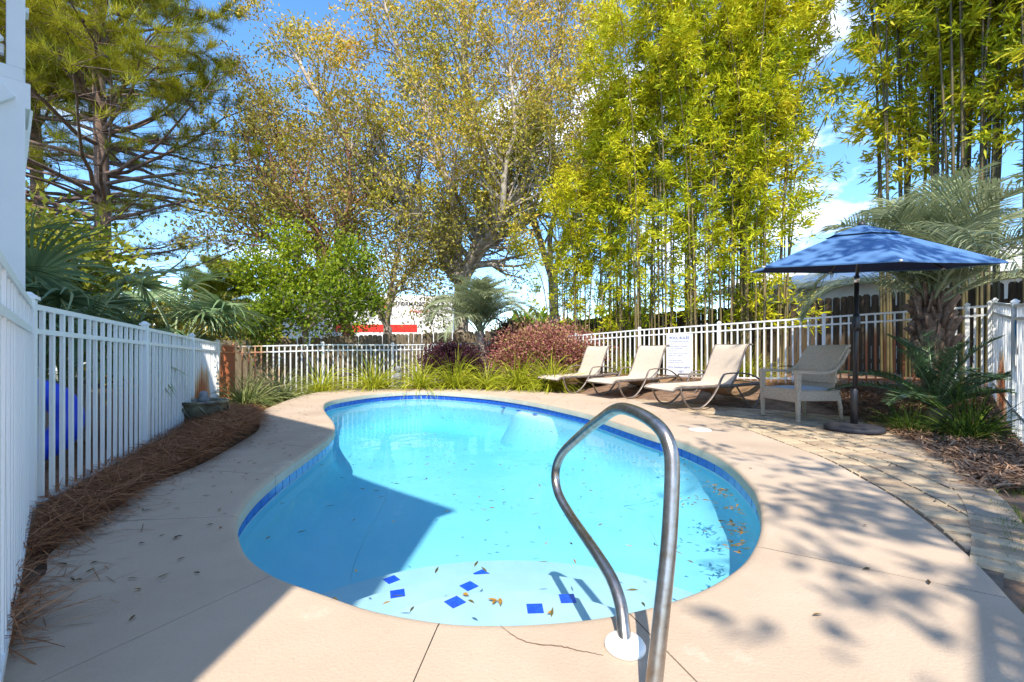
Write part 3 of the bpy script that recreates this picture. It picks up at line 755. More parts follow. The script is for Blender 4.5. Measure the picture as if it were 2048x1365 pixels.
# ------------------------------------------------------------------ sling loungers
def make_lounger(label, loc, rz):
    w = 0.80; root = thing('lounger', label, 'lounger', loc, rz, 'tan sling loungers along the poolside')
    hw = w / 2
    def rows(prof, half):
        return [[Vector((x, -half + 2 * half * j / 6, z - 0.012 * (1 - abs(j / 3 - 1)))) for j in range(7)] for x, z in prof]
    seat = [(0.0, 0.305), (0.05, 0.335), (0.15, 0.352), (0.35, 0.358), (0.6, 0.362), (0.85, 0.37), (1.08, 0.385)]
    MB().sheet(rows(seat, hw - 0.02), 0.008).build('seat_sling', 'sling', root)
    back = [(1.06, 0.385), (1.10, 0.42), (1.155, 0.52), (1.215, 0.66), (1.27, 0.80), (1.32, 0.92), (1.36, 0.99), (1.405, 1.025), (1.44, 1.02)]
    MB().sheet(rows(back, hw - 0.03), 0.008).build('back_sling', 'sling', root)
    for s in (-1, 1):
        y = s * hw
        rail = catmull([(-0.01, y, 0.285), (0.04, y, 0.325), (0.16, y, 0.345), (0.6, y, 0.352), (1.1, y, 0.365), (1.45, y, 0.385), (1.68, y, 0.40)], 4)
        MB().tube(rail, 0.021, 8, flat=(1.25, 0.75)).build('side_rail', 'bronze', root)
        bk = catmull([(1.06, y * 0.95, 0.37), (1.16, y * 0.95, 0.52), (1.27, y * 0.95, 0.79), (1.35, y * 0.95, 0.975), (1.40, y * 0.95, 1.02), (1.45, y * 0.95, 1.018)], 4)
        MB().tube(bk, 0.016, 8).build('back_rail', 'bronze', root)
        leg = catmull([(0.13, y * 1.01, 0.335), (0.16, y * 1.01, 0.22), (0.24, y * 1.01, 0.08), (0.33, y * 1.01, 0.022), (0.45, y * 1.01, 0.018), (0.57, y * 1.01, 0.075), (0.70, y * 1.01, 0.20), (0.80, y * 1.01, 0.35), (0.86, y * 1.01, 0.47), (0.90, y * 1.01, 0.525)], 4)
        MB().tube(leg, 0.021, 8, flat=(0.6, 1.15)).build('leg', 'bronze', root)
        arm = catmull([(0.895, y * 1.01, 0.515), (0.93, y * 1.01, 0.548), (1.1, y * 1.01, 0.562), (1.3, y * 1.01, 0.552), (1.48, y * 1.01, 0.51), (1.62, y * 1.01, 0.43), (1.66, y * 1.01, 0.40)], 4)
        MB().tube(arm, 0.02, 8, flat=(0.6, 1.15)).build('armrest', 'bronze', root)
        rl = catmull([(1.15, y * 0.96, 0.36), (1.28, y * 0.96, 0.18), (1.40, y * 0.96, 0.022), (1.50, y * 0.96, 0.02), (1.60, y * 0.96, 0.18), (1.66, y * 0.96, 0.39)], 4)
        MB().tube(rl, 0.017, 8, flat=(0.6, 1.1)).build('leg', 'bronze', root)
    for x, z in ((0.0, 0.29), (1.45, 1.015), (1.68, 0.40), (0.42, 0.34)):
        MB().tube([(x, -hw, z), (x, 0, z), (x, hw, z)], 0.014, 8).build('cross_bar', 'bronze', root)
    us = [(0.95, 0.335), (1.02, 0.27), (1.14, 0.205), (1.28, 0.18), (1.42, 0.195), (1.56, 0.26), (1.66, 0.37)]
    MB().sheet(rows(us, hw - 0.035), 0.008).build('undersling', 'undersling', root)
def lounger_at(label, near, far, deg):
    a, b = G(*near), G(*far); m = (a + b) / 2; rz = math.radians(deg); ax = Vector((math.cos(rz), math.sin(rz), 0))
    make_lounger(label, m - ax * 0.36 + Vector((0, 0, 0.004)), rz)
lounger_at('tan sling lounger farthest from the camera, in front of the pink shrub', (1148, 788), (1100, 781.5), 28)
lounger_at('tan sling lounger between the other two, backrest against the pool rules sign', (1258, 799), (1200, 791), 27)
lounger_at('tan sling lounger nearest the woven armchair', (1390, 823), (1326, 807.5), 14)

# ------------------------------------------------------------------ side table
def side_table():
    g = G(1383, 797); root = thing('side_table', 'small dark folding side table between two loungers', 'table', (g.x, g.y, 0.0), 0.4)
    mb = MB(); mb.prism([(0.27 * math.cos(2 * PI * k / 8 + .39), 0.27 * math.sin(2 * PI * k / 8 + .39)) for k in range(8)], 0.455, 0.475); mb.build('table_top', 'bronze', root, bevel=0.004)
    for s in (-1, 1):
        for f in (-1, 1):
            l = MB(); l.tube([(f * 0.18, s * 0.17, 0.455), (-f * 0.20, s * 0.19, 0.0)], 0.010, 6); l.build('leg', 'bronze', root)
    for f in (-1, 1):
        l = MB(); l.tube([(f * 0.16, -0.185, 0.05), (f * 0.16, 0.185, 0.05)], 0.008, 6); l.build('cross_bar', 'bronze', root)
side_table()

# ------------------------------------------------------------------ woven armchair
def armchair():
    fl, fr_ = G(1541.5, 830.5), G(1589, 848); bk = G(1665.5, 846)
    c = (fl + bk) / 2; rz = math.radians(6)
    root = thing('armchair', 'grey-beige woven armchair with blue-grey cushion under the blue umbrella', 'chair', (c.x, c.y, 0.004), rz)
    hw, hd = 0.34, 0.29                                  # front faces -x
    for s in (-1, 1):
        y = s * hw
        l = MB(); l.add([(-hd - .025, y - .022, .0), (-hd + .01, y - .022, 0), (-hd + .01, y + .022, 0), (-hd - .025, y + .022, 0), (-hd - .045, y - .03, .64), (-hd + .02, y - .03, .64), (-hd + .02, y + .03, .64), (-hd - .045, y + .03, .64)],
                         [(3, 2, 1, 0), (4, 5, 6, 7), (0, 1, 5, 4), (1, 2, 6, 5), (2, 3, 7, 6), (3, 0, 4, 7)]); l.build('leg', 'weave', root, bevel=0.008)
        r_ = MB(); r_.tube([(hd - .02, y * .93, .36), (hd + .02, y * .93, .18), (hd + .035, y * .93, 0)], [0.03, 0.025, 0.02], 8); r_.build('leg', 'weave', root)
        top = catmull([(-hd - .045, 0, .665), (-.12, 0, .655), (.06, 0, .65), (.18, 0, .68), (.27, 0, .76), (.34, 0, .87), (.385, 0, .945)], 4)
        rows = [[Vector((p.x, y + o * (0.033 if p.z < 0.7 else 0.025), p.z)) for o in (-1, -.4, .4, 1)] for p in top]
        a = MB(); a.sheet(rows, 0.035); a.build('armrest', 'weave', root)
        sp = MB(); sp.box((0.0, y * .98, .335), (2 * hd - .04, .03, .13)); sp.build('apron', 'weave', root, bevel=0.01)
    fa = MB(); fa.box((-hd, 0, .335), (.05, 2 * hw - .05, .17)); fa.build('apron', 'weave', root, bevel=0.012)
    se = MB(); se.box((0.0, 0, .395), (2 * hd + .03, 2 * hw - .02, .03)); se.build('seat', 'weave', root, bevel=0.01)
    cu = MB(); rows = []
    for i in range(9):
        x = -hd + .005 + (2 * hd - .02) * i / 8; rows.append([Vector((x, -hw + .05 + (2 * hw - .10) * j / 8, .414 + .026 * (1 - abs(i / 4 - 1) ** 4) * (1 - abs(j / 4 - 1) ** 4))) for j in range(9)])
    cu.grid(rows); cu.build('cushion', 'cushion', root)
    prof = catmull([(.24, 0, .50), (.24, 0, .60), (.255, 0, .70), (.30, 0, .80), (.355, 0, .89), (.41, 0, .955), (.44, 0, .965)], 4)
    rows = [[Vector((p.x - 0.02 * (1 - (j / 4 - 1) ** 2), -hw + 2 * hw * j / 8, p.z)) for j in range(9)] for p in prof]
    MB().sheet(rows, -0.03).build('backrest', 'weave', root)
    lo = catmull([(.235, 0, .40), (.245, 0, .47), (.27, 0, .56)], 3)
    MB().sheet([[Vector((p.x, -hw * .9 + 2 * hw * .9 * j / 4, p.z)) for j in range(5)] for p in lo], -0.025).build('lower_back', 'weave', root)
armchair()

# ------------------------------------------------------------------ umbrella
def umbrella():
    b = G(1708, 862); root = thing('patio_umbrella', 'blue six-sided patio umbrella on a black pole and round base', 'umbrella', (b.x, b.y, 0.004))
    mb = MB(); mb.lathe([(0.285, 0.0), (0.29, 0.02), (0.285, 0.045), (0.25, 0.062), (0.10, 0.075), (0.055, 0.08)], 48); mb.build('base', 'black_resin', root)
    mb = MB(); mb.lathe([(0.036, 0.075), (0.036, 0.46), (0.030, 0.47), (0.030, 0.48)], 20); mb.build('sleeve', 'black_metal', root)
    lean = Vector((0.035, 0.0, 0))
    def pp(z): return lean * (z / 1.9) + Vector((0, 0, z))
    mb = MB(); mb.tube([pp(0.3), pp(1.0), pp(1.72)], 0.023, 16); mb.build('pole', 'black_metal', root)
    mb = MB(); mb.tube([pp(1.14), pp(1.18), pp(1.30), pp(1.34)], [0.026, 0.042, 0.042, 0.026], 16); cb = mb.build('crank_box', 'black_metal', root)
    c = MB(); c.tube([pp(1.24), pp(1.24) + Vector((-0.06, -0.03, 0)), pp(1.22) + Vector((-0.07, -0.03, -0.06))], 0.008, 8); c.build('crank_handle', 'black_metal', cb)
    mb = MB(); mb.tube([pp(1.70), pp(1.78)], 0.027, 16); mb.build('tilt_joint', 'silver', root)
    # canopy frame, tipped a little towards the pool
    T = Matrix.Translation(pp(1.76)) @ Matrix.Rotation(math.radians(7.0), 4, 'X')
    rad, zr, za = 1.18, 0.11, 0.57
    mb = MB(); mb.tube([T @ Vector((0, 0, 0)), T @ Vector((0, 0, za + .0))], 0.018, 12); mb.build('mast', 'black_metal', root)
    ph0 = math.radians(-112); vt = [Vector((rad * math.cos(ph0 + k * PI / 3), rad * math.sin(ph0 + k * PI / 3), zr)) for k in range(6)]
    apex = Vector((0, 0, za))
    def canopy(r0, r1, lift, sag):
        rows = []
        for i in range(9):
            f = r0 + (r1 - r0) * i / 8; row = []
            for k in range(6):
                for j in range(6):
                    a, c_ = vt[k], vt[(k + 1) % 6]; e = a.lerp(c_, j / 6); s = math.sin(PI * j / 6)
                    e = e * (1 - 0.06 * s * f); z = za + (zr - za) * (f ** 1.08) - sag * s * f * 0.5 + lift
                    row.append(T @ Vector((e.x * f, e.y * f, z)))
            rows.append(row)
        return rows
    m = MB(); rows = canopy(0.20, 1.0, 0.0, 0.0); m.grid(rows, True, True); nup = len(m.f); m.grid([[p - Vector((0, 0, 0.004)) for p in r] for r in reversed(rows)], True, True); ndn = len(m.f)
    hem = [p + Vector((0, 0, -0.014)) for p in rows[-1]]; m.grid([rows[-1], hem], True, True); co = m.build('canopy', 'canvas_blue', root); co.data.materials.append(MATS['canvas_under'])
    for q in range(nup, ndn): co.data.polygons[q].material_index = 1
    m = MB(); rows = canopy(0.015, 0.30, 0.022, 0.01); m.grid(rows, True, True); m.grid([[p - Vector((0, 0, 0.004)) for p in r] for r in reversed(rows)], True, True); m.build('vent', 'canvas_blue', root)
    f = MB(); f.tube([T @ Vector((0, 0, za)), T @ Vector((0, 0, za + .03)), T @ Vector((0, 0, za + .06))], [0.04, 0.035, 0.012], 12); f.build('finial', 'black_metal', root)
    hub = Vector((0, 0, 0.20))
    for k in range(6):
        r = MB(); r.tube([T @ (apex + Vector((0, 0, -.02))), T @ ((apex * .5 + vt[k] * .5) + Vector((0, 0, -.02))), T @ (vt[k] * 0.99 + Vector((0, 0, -0.012)))], 0.009, 6); ro = r.build('rib', 'black_metal', root)
        s = MB(); s.tube([T @ hub, T @ (apex.lerp(vt[k], .5) + Vector((0, 0, -.02)))], 0.007, 6); s.build('strut', 'black_metal', ro)
        t = MB(); t.tube([T @ (vt[k] * 0.955 + Vector((0, 0, .004))), T @ (vt[k] * 1.01 + Vector((0, 0, -.004)))], 0.012, 8); t.build('rib_tip', 'white_plastic', ro)
umbrella()

# ------------------------------------------------------------------ sign
def text(body, size, m, parent, loc, align='CENTER', shear=0.0, rot=(PI / 2, 0, 0), name='lettering', bold=0.0, sx=1.0):
    cu = bpy.data.curves.new(name, 'FONT'); cu.body = body; cu.size = size; cu.align_x = align; cu.shear = shear; cu.offset = bold; cu.extrude = 0.0008
    cu.resolution_u = 2
    cu.materials.append(MATS[m]); tmp = bpy.data.objects.new(name, cu); C.objects.link(tmp); bpy.context.view_layer.update()
    me = bpy.data.meshes.new_from_object(tmp.evaluated_get(bpy.context.evaluated_depsgraph_get())); bpy.data.objects.remove(tmp)
    if not me.materials: me.materials.append(MATS[m])
    o = bpy.data.objects.new(name, me); C.objects.link(o); o.parent = parent; o.location = loc; o.rotation_euler = rot; o.scale = (sx, 1, 1)
    return o
def sign():
    a = A0.lerp(D0, 0.385 / 1.0 * 0.62); t = (D0 - A0).normalized()
    c = P(1360, 702, 1)                                  # bearing of the sign's centre
    # intersect the bearing with the fence line
    dx, dy = c.x, c.y; k = ((A0.x * t.y - A0.y * t.x)) / (dx * t.y - dy * t.x)
    p = Vector((dx * k, dy * k, 0)); rz = math.atan2(t.y, t.x); n = Vector((math.sin(rz), -math.cos(rz), 0))
    if n.dot(p) > 0: n = -n
    p = p + n * 0.04
    zt = H + (HZ - 669) / F * p.y; Wd, Ht = 0.60, 0.96
    root = thing('pool_sign', 'white pool rules sign with blue lettering hung on the fence', 'sign', (p.x, p.y, zt - Ht), rz)
    mb = MB(); mb.box((0, 0, Ht / 2), (Wd, 0.012, Ht)); mb.build('panel', 'sign_white', root, bevel=0.004)
    for s in (-1, 1):
        mb = MB(); mb.box((s * (Wd / 2 - .022), -0.0075, Ht / 2), (0.006, 0.002, Ht - .05)); mb.build('border', 'ink_grey', root)
        mb = MB(); mb.box((0, -0.0075, Ht / 2 + s * (Ht / 2 - .022)), (Wd - .05, 0.002, 0.006)); mb.build('border', 'ink_grey', root)
    text('POOL RULES', 0.088, 'ink_blue', root, (0, -0.009, Ht - 0.11), bold=0.001, sx=.9)
    lines = ['NO FOOD OR BEVERAGES IN THE POOL OR ON THE POOL', 'WET DECK', 'NO GLASS OR ANIMALS IN THE FENCED', 'POOL AREA OR 50 FEET FROM', 'UNFENCED POOL', 'DO NOT SWALLOW THE POOL WATER', 'BATHING LOAD: __ PERSONS', 'POOL HOURS: ____ AM TO ____ PM', 'SHOWER BEFORE ENTERING', 'NO DIVING IN THE POOL AREA']
    z = Ht - 0.175
    for s in lines:
        text(s, 0.034, 'ink_grey', root, (-Wd / 2 + .045, -0.009, z), 'LEFT', sx=0.52 if len(s) > 40 else 0.72); z -= 0.052
    text('POOL MAXIMUM DEPTH', 0.062, 'ink_blue', root, (0, -0.009, 0.20), sx=0.74)
    text('FEET', 0.062, 'ink_blue', root, (0.05, -0.009, 0.11))
sign()

# ------------------------------------------------------------------ planter bowl, blue ring, hanging bag
def planter():
    g = G(404, 843); root = thing('planter_bowl', 'dark glazed bowl planter on the pine straw by the left fence', 'planter', (g.x, g.y, -0.05), 0.3)
    mb = MB(); mb.lathe([(0.15, 0.0), (0.22, 0.06), (0.275, 0.16), (0.29, 0.25), (0.292, 0.285), (0.305, 0.295), (0.305, 0.325), (0.285, 0.33), (0.265, 0.31), (0.25, 0.22), (0.05, 0.20)], 48); mb.build('bowl', 'glaze', root)
    for k in range(9):
        a = 2 * PI * k / 9; mb = MB(); mb.tube(catmull([(0.285 * math.cos(a), 0.285 * math.sin(a), .27), (.295 * math.cos(a + .2), .295 * math.sin(a + .2), .20), (.255 * math.cos(a + .35), .255 * math.sin(a + .35), .11), (.21 * math.cos(a + .2), .21 * math.sin(a + .2), .05)], 4), [0.012] * 12 + [0.006], 6); mb.build('leaf_relief', 'glaze', root)
    s = MB(); s.lathe([(0.06, 0.28), (0.075, 0.33), (0.05, 0.37), (0.055, 0.40), (0.03, 0.43), (0.004, 0.44)], 14, (-0.02, 0.12, 0)); s.build('ornament', 'stone_grey', root)
planter()
def ring():
    c = P(52, 850, 3.55); root_loc = (c.x, c.y, 0.02)
    mb = MB(); n = 40; R0, r0 = 0.235, 0.105; rows = []
    for i in range(n):
        a = 2 * PI * i / n; rows.append([Vector(((R0 + r0 * math.cos(b)) * math.cos(a), r0 * math.sin(b), R0 + r0 + (R0 + r0 * math.cos(b)) * math.sin(a))) for b in [2 * PI * j / 18 for j in range(18)]])
    rows.append(rows[0]); mb.grid(rows, True, True)
    o = mb.build('swim_ring', 'blue_plastic', None, root_loc); o.rotation_euler = (math.radians(-6), 0, math.radians(30)); tag(o, 'bright blue swim ring standing behind the left fence pickets', 'swim ring')
ring()
def bag():
    p = P(2050, 690, 4.72); root = thing('pool_bag', 'blue and black bag hanging on the fence at the right edge', 'bag', (p.x, p.y, 0.80))
    rows = []
    for i in range(9):
        z = 0.60 * i / 8; w = 0.05 + 0.06 * math.sin(PI * (i + 0.6) / 9.4); rows.append([Vector((w * math.cos(a) + 0.05 * (1 - i / 8), 0.6 * w * math.sin(a), z)) for a in [2 * PI * j / 14 for j in range(14)]])
    mb = MB(); mb.grid(rows, True, True); mb.add(rows[0], [tuple(range(13, -1, -1))]); mb.add(rows[-1], [tuple(range(14))]); mb.build('body', 'towel_blue', root)
    s = MB(); s.tube(catmull([(-.06, -.03, .02), (-.11, -.05, .1), (-.08, -.06, .35), (0.0, -.03, .62), (.05, .0, .7)], 4), 0.022, 8); s.build('strap', 'black_metal', root)
    k = MB(); k.lathe([(0.02, -.03), (0.05, -.01), (.055, .03), (.03, .06)], 12, (-0.06, -.05, -.03)); k.build('buckle', 'black_metal', root)
bag()

# ------------------------------------------------------------------ palms, sago, grasses
def feather_mesh(L, lift, droop, nl, ll, lw, mat_v=(0, 1), hang=0.5, vee=0.5, bend=1.0):
    """a feather frond growing along +x: rachis tube and leaflets"""
    n = 26; pts = []; p = np.array([0.0, 0, 0]); ang = lift
    for i in range(n + 1):
        pts.append(p.copy()); p = p + np.array([math.cos(ang), 0, math.sin(ang)]) * L / n; ang -= droop / n * (0.4 + 1.2 * i / n)
    pts = np.array(pts)
    t = np.linspace(0.16, 0.985, nl); idx = t * n; i0 = np.minimum(idx.astype(int), n - 1); fr = (idx - i0)[:, None]
    pos = pts[i0] * (1 - fr) + pts[i0 + 1] * fr; tg = unit(pts[i0 + 1] - pts[i0])
    parts = []
    for s in (-1, 1):
        side = np.array([0, s, 0.0]); up = np.cross(tg, np.array([0, 1.0, 0])); up = -up * np.sign((-up)[:, 2:3] + 1e-9)
        d = tg * (0.55 + 0.5 * t[:, None]) + side * bend + up * vee + 0.10 * R.normal(size=(nl, 3))
        l_ = ll * np.sin(PI * np.clip(0.22 + 0.72 * t, 0, 1)) ** 0.7 * R.uniform(0.88, 1.1, nl)
        parts.append(blades(pos, d, l_, lw, np.clip(R.normal(0.5, 0.2, nl) + 0.1, 0, 1), hang * R.uniform(0.7, 1.3, nl), 3, 0.12))
    mb = MB(); mb.tube([tuple(q) for q in pts[::2]], list(np.linspace(1, 0.2, len(pts[::2])) * (0.011 + 0.004 * L)), 5)
    parts.append((np.array([tuple(v) for v in mb.v]), np.array([f if len(f) == 4 else f[:4] for f in mb.f]), np.full(len(mb.v), 0.75)))
    V, Fa, A = joinp(parts)
    return V, Fa, A
def fan_mesh(pet, blade, nseg, spread=2.5, droop=0.5, wd=0.035, lift=1.0, tilt=0.0):
    """a fan leaf on a petiole along +x"""
    n = 10; pts = []; p = np.array([0.0, 0, 0]); ang = lift
    for i in range(n + 1):
        pts.append(p.copy()); p = p + np.array([math.cos(ang), 0, math.sin(ang)]) * pet / n; ang -= 0.55 / n
    e = pts[-1]; a = np.linspace(-spread, spread, nseg)
    f = np.array([math.cos(ang - tilt), 0, math.sin(ang - tilt)]); u = np.array([0, 1.0, 0]); w = np.cross(f, u)
    D = np.outer(np.cos(a), f) + np.outer(np.sin(a), u) + np.outer(0.22 * np.cos(a * 2), -w)
    l_ = blade * (0.72 + 0.28 * np.cos(a / 2)) * R.uniform(0.92, 1.06, nseg)
    sd = unit(np.cross(D, np.broadcast_to(w, D.shape)))
    bl_ = blades(np.repeat(e[None], nseg, 0), D, l_, wd, np.clip(R.normal(0.42, 0.18, nseg), 0, 1), droop * R.uniform(0.5, 1.5, nseg), 5, 0.08, sd)
    mb = MB(); mb.tube([tuple(q) for q in pts], list(np.linspace(0.02, 0.010, n + 1)), 6)
    tb = (np.array([tuple(v) for v in mb.v]), np.array([g if len(g) == 4 else g[:4] for g in mb.f]), np.full(len(mb.v), 0.8))
    return joinp([bl_, tb])
def mesh_of(name, vfa, m):
    me = fast_mesh(name, *vfa); me.materials.append(MATS[m]); return me

silver = [mesh_of('frond', feather_mesh(L, lf, dr, nl, ll, lw, hang=hg, vee=0.45), 'frond_silver') for L, lf, dr, nl, ll, lw, hg in
          ((1.7, 1.2, 1.9, 78, 0.52, 0.019, .7), (1.8, 1.0, 2.2, 80, 0.54, 0.019, .8), (1.6, 1.4, 1.5, 72, 0.50, 0.018, .6), (1.75, 0.7, 2.3, 78, 0.52, 0.019, .9))]
def pindo(label, base, trunk_pts, trunk_r, scale, nfr, boots=False, seed=1, droopy=None):
    rr = random.Random(seed); root = thing('pindo_palm', label, 'palm', base)
    mb = MB(); mb.tube(trunk_pts, trunk_r, 14); mb.build('trunk', 'boots' if boots else 'palm_trunk', root)
    top = Vector(trunk_pts[-1])
    if boots:
        bm_ = MB(); bm_.tube([(0, 0, 0), (0.03, 0, 0.12), (0.10, 0, 0.26)], [0.055, 0.045, 0.028], 6, flat=(1.3, .55)); bme = bm_.mesh('boot'); bme.materials.append(MATS['boots'])
        k = 0
        for zf in np.linspace(0.35, 1.0, 11):
            for j in range(9):
                q = Vector(trunk_pts[0]).lerp(top, zf); a = 2 * PI * (j + 0.5 * (k % 2)) / 9 + rr.uniform(-.15, .15)
                i = zf * (len(trunk_r) - 1); r_ = trunk_r[int(i)]
                o = link('boot', bme, None, root, q + Vector((math.cos(a), math.sin(a), 0)) * r_ * 0.85); o.rotation_euler = (rr.uniform(-.2, .2), rr.uniform(-.5, .35), a); o.scale = (rr.uniform(.7, 1.2), rr.uniform(.5, .9), rr.uniform(.6, 1.25))
            k += 1
    for k in range(nfr):
        o = link('frond', silver[(k * 7 + seed) % 4], None, root, top + Vector((rr.uniform(-.05, .05), rr.uniform(-.05, .05), rr.uniform(-.08, .05))))
        f = k / nfr; o.rotation_euler = (rr.uniform(-.25, .25), 0.66 * f - 0.62 + rr.uniform(-.12, .12), k * 2.399 + rr.uniform(-.2, .2)); s = scale * rr.uniform(0.85, 1.1); o.scale = (s, s, s)
g = Vector((-0.72, 12.9, 0.0)); 
pindo('silvery feather palm with slim trunk behind the purple shrub at the back', (g.x, g.y, ground_z(g.x, g.y)), [(0, 0, -.1), (0.03, 0, .3), (-.10, 0, .8), (-.18, 0, 1.3), (-.2, 0, 1.5)], [.2, .17, .13, .12, .12], 1.15, 32, seed=3)
gx = Vector((5.85, 6.25, 0)); gzv = ground_z(5.85, 6.25)
pindo('large silvery feather palm with shaggy brown trunk behind the umbrella', (gx.x, gx.y, gzv), [(0, 0, -.1), (0.02, 0, .3), (0.0, 0, .7), (-.02, 0, 1.1), (-.03, 0, 1.42)], [.15, .14, .17, .18, .11], 1.2, 30, boots=True, seed=5)

fans = [mesh_of('fan_leaf', fan_mesh(pe, bl_, ns, sp, dr, .042, lf, ti), 'frond_fan') for pe, bl_, ns, sp, dr, lf, ti in
        ((1.0, .85, 40, 2.4, .7, 1.2, .3), (0.85, .8, 38, 2.2, .9, .95, .5), (1.15, .9, 42, 2.5, .5, 1.35, .1), (0.75, .75, 36, 2.3, 1.1, .6, .7))]
def fan_palm(label, loc, h, n, scale, seed):
    rr = random.Random(seed); root = thing('fan_palm', label, 'palm', (loc[0], loc[1], ground_z(loc[0], loc[1])))
    mb = MB(); mb.tube([(0, 0, -.1), (.02, .0, h * .5), (0, 0, h)], [.17, .15, .14], 12); mb.build('trunk', 'palm_trunk', root)
    for k in range(n):
        o = link('fan_leaf', fans[(k * 3 + seed) % 4], None, root, (0, 0, h + rr.uniform(-.08, .04)))
        f = k / n; o.rotation_euler = (rr.uniform(-.3, .3), 0.7 * f - 0.4 + rr.uniform(-.15, .15), k * 2.399 + rr.uniform(-.3, .3)); o.scale = [scale * rr.uniform(.85, 1.15)] * 3
fan_palm('dark green fan palm behind the left fence near the stair tower', (-4.85, 4.95), 0.6, 16, 0.95, 2)
fan_palm('fan palm with drooping silvery leaves behind the left fence, farther back', (-5.85, 7.9), 0.9, 16, 1.1, 5)
fan_palm('small fan palm squeezed between the stair tower and the larger fan palm', (-5.5, 4.75), 1.2, 9, 0.9, 9)

sago_me = [mesh_of('frond', feather_mesh(L, lf, dr, 62, .16, .013, hang=.12, vee=.3, bend=1.2), 'frond_sago') for L, lf, dr in ((.95, .95, 1.2), (1.0, .55, 1.1), (.85, 1.25, .9))]
def sago(label, loc, n, scale, seed):
    rr = random.Random(seed); root = thing('sago_palm', label, 'sago palm', (loc[0], loc[1], ground_z(loc[0], loc[1])))
    mb = MB(); mb.lathe([(.11, -.05), (.13, .08), (.12, .18), (.07, .25), (.02, .28)], 14); mb.build('trunk', 'boots', root)
    for k in range(n):
        f = k / n; o = link('frond', sago_me[(0 if f > .6 else (1 if f > .3 else 2))], None, root, (0, 0, .24)); o.rotation_euler = (rr.uniform(-.2, .2), .35 * f - .15 + rr.uniform(-.1, .1), k * 2.399 + rr.uniform(-.25, .25)); o.scale = [scale * rr.uniform(.85, 1.1)] * 3
sago('dark green sago palm in front of the shaggy palm trunk, right of the umbrella', (5.2, 5.5), 24, 1.2, 4)
sago('small sago palm behind the woven armchair', (5.0, 7.35), 13, 0.62, 8)

def clump_mesh(n, L, Wd, spread, droop, m):
    d = rdir(n, 0.28, 1.0); d[:, :2] *= spread; P0 = R.normal(size=(n, 3)) * np.array([.05, .05, 0.01])
    return mesh_of('grass_blades', blades(P0, d, L * R.uniform(.6, 1.1, n), Wd, np.clip(R.normal(.5, .26, n), 0, 1), droop * R.uniform(.6, 1.4, n), 5, .1), m)
lime = [clump_mesh(380, 1.0, .018, 1.0, .95, 'blade_lime') for _ in range(3)]
pale = [clump_mesh(420, 1.1, .02, 1.1, 1.0, 'blade_pale') for _ in range(2)]
dark = [clump_mesh(190, .68, .014, 1.0, .65, 'blade_dark') for _ in range(2)]
def clump(label, x, y, me, s, rz, group):
    root = thing('grass_clump', label, 'grass clump', (x, y, ground_z(x, y)), rz, group); s = s * (.84 if s > 1.15 else .95) if me not in dark else s; o = link('blades', me, None, root); o.scale = (s, s, s * .95)
gl = 'strappy grass clumps edging the beds'
def gp(x, y): v = G(x, y); return v.x, v.y
k = 0
for lab, px, py, me, s in [
    ('dark and pale strappy grass clump at the left corner, foremost of the row', 492, 806, pale[0], 1.2), ('pale strappy grass clump right behind the foremost corner clump', 556, 792, pale[1], 1.2),
    ('lime grass clump below the first white post of the back fence', 643, 782, lime[0], 1.3), ('broad lime grass clump between the two back fence posts', 748, 777.5, lime[1], 1.6),
    ('lime grass clump just right of the small statue', 842, 777, lime[2], 1.4), ('lime grass clump in front of the dark purple shrub', 910, 776.5, lime[0], 1.45),
    ('thin lime grass clump at the foot of the slim palm trunk', 975, 778, lime[1], 1.2), ('lime grass clump in front of the pink shrub, left half', 1040, 779, lime[2], 1.4),
    ('lime grass clump behind the foot of the farthest lounger', 1104, 781, lime[0], 1.4), ('small lime grass clump behind the sign and side table', 1400, 777, lime[1], 0.9),
    ('small lime grass clump behind the middle lounger backrest', 1262, 776, lime[2], 0.85), ('small lime grass clump behind the armchair-side lounger', 1505, 784, lime[0], 0.85)]:
    x, y = gp(px, py); clump(lab, x, y, me, s, k * 1.3, gl); k += 1
clump('thin green grass clump left of the sago palm', 4.72, 5.55, dark[0], .62, 0.2, gl)
clump('broad dark grass clump in the litter at the right edge', 4.75, 4.7, dark[1], 1.05, 1.2, gl)
clump('second dark grass clump beside the right fence foot', 5.2, 5.05, dark[0], 1.0, 2.2, gl)
clump('sparse dark grass clump in front of the sago palm', 4.5, 5.1, dark[1], .7, 3.0, gl)

def statue():
    x, y = gp(796, 777.5); root = thing('garden_statue', 'small weathered stone figure between two grass clumps at the back', 'statue', (x, y, ground_z(x, y)))
    mb = MB(); mb.lathe([(.13, 0), (.13, .06), (.07, .10), (.06, .22), (.09, .30), (.11, .38), (.10, .46), (.04, .50)], 16); mb.build('body', 'stone_grey', root)
    h = MB(); h.lathe([(.02, .48), (.06, .51), (.075, .57), (.06, .63), (.01, .66)], 14); h.build('head', 'stone_grey', root)
statue()

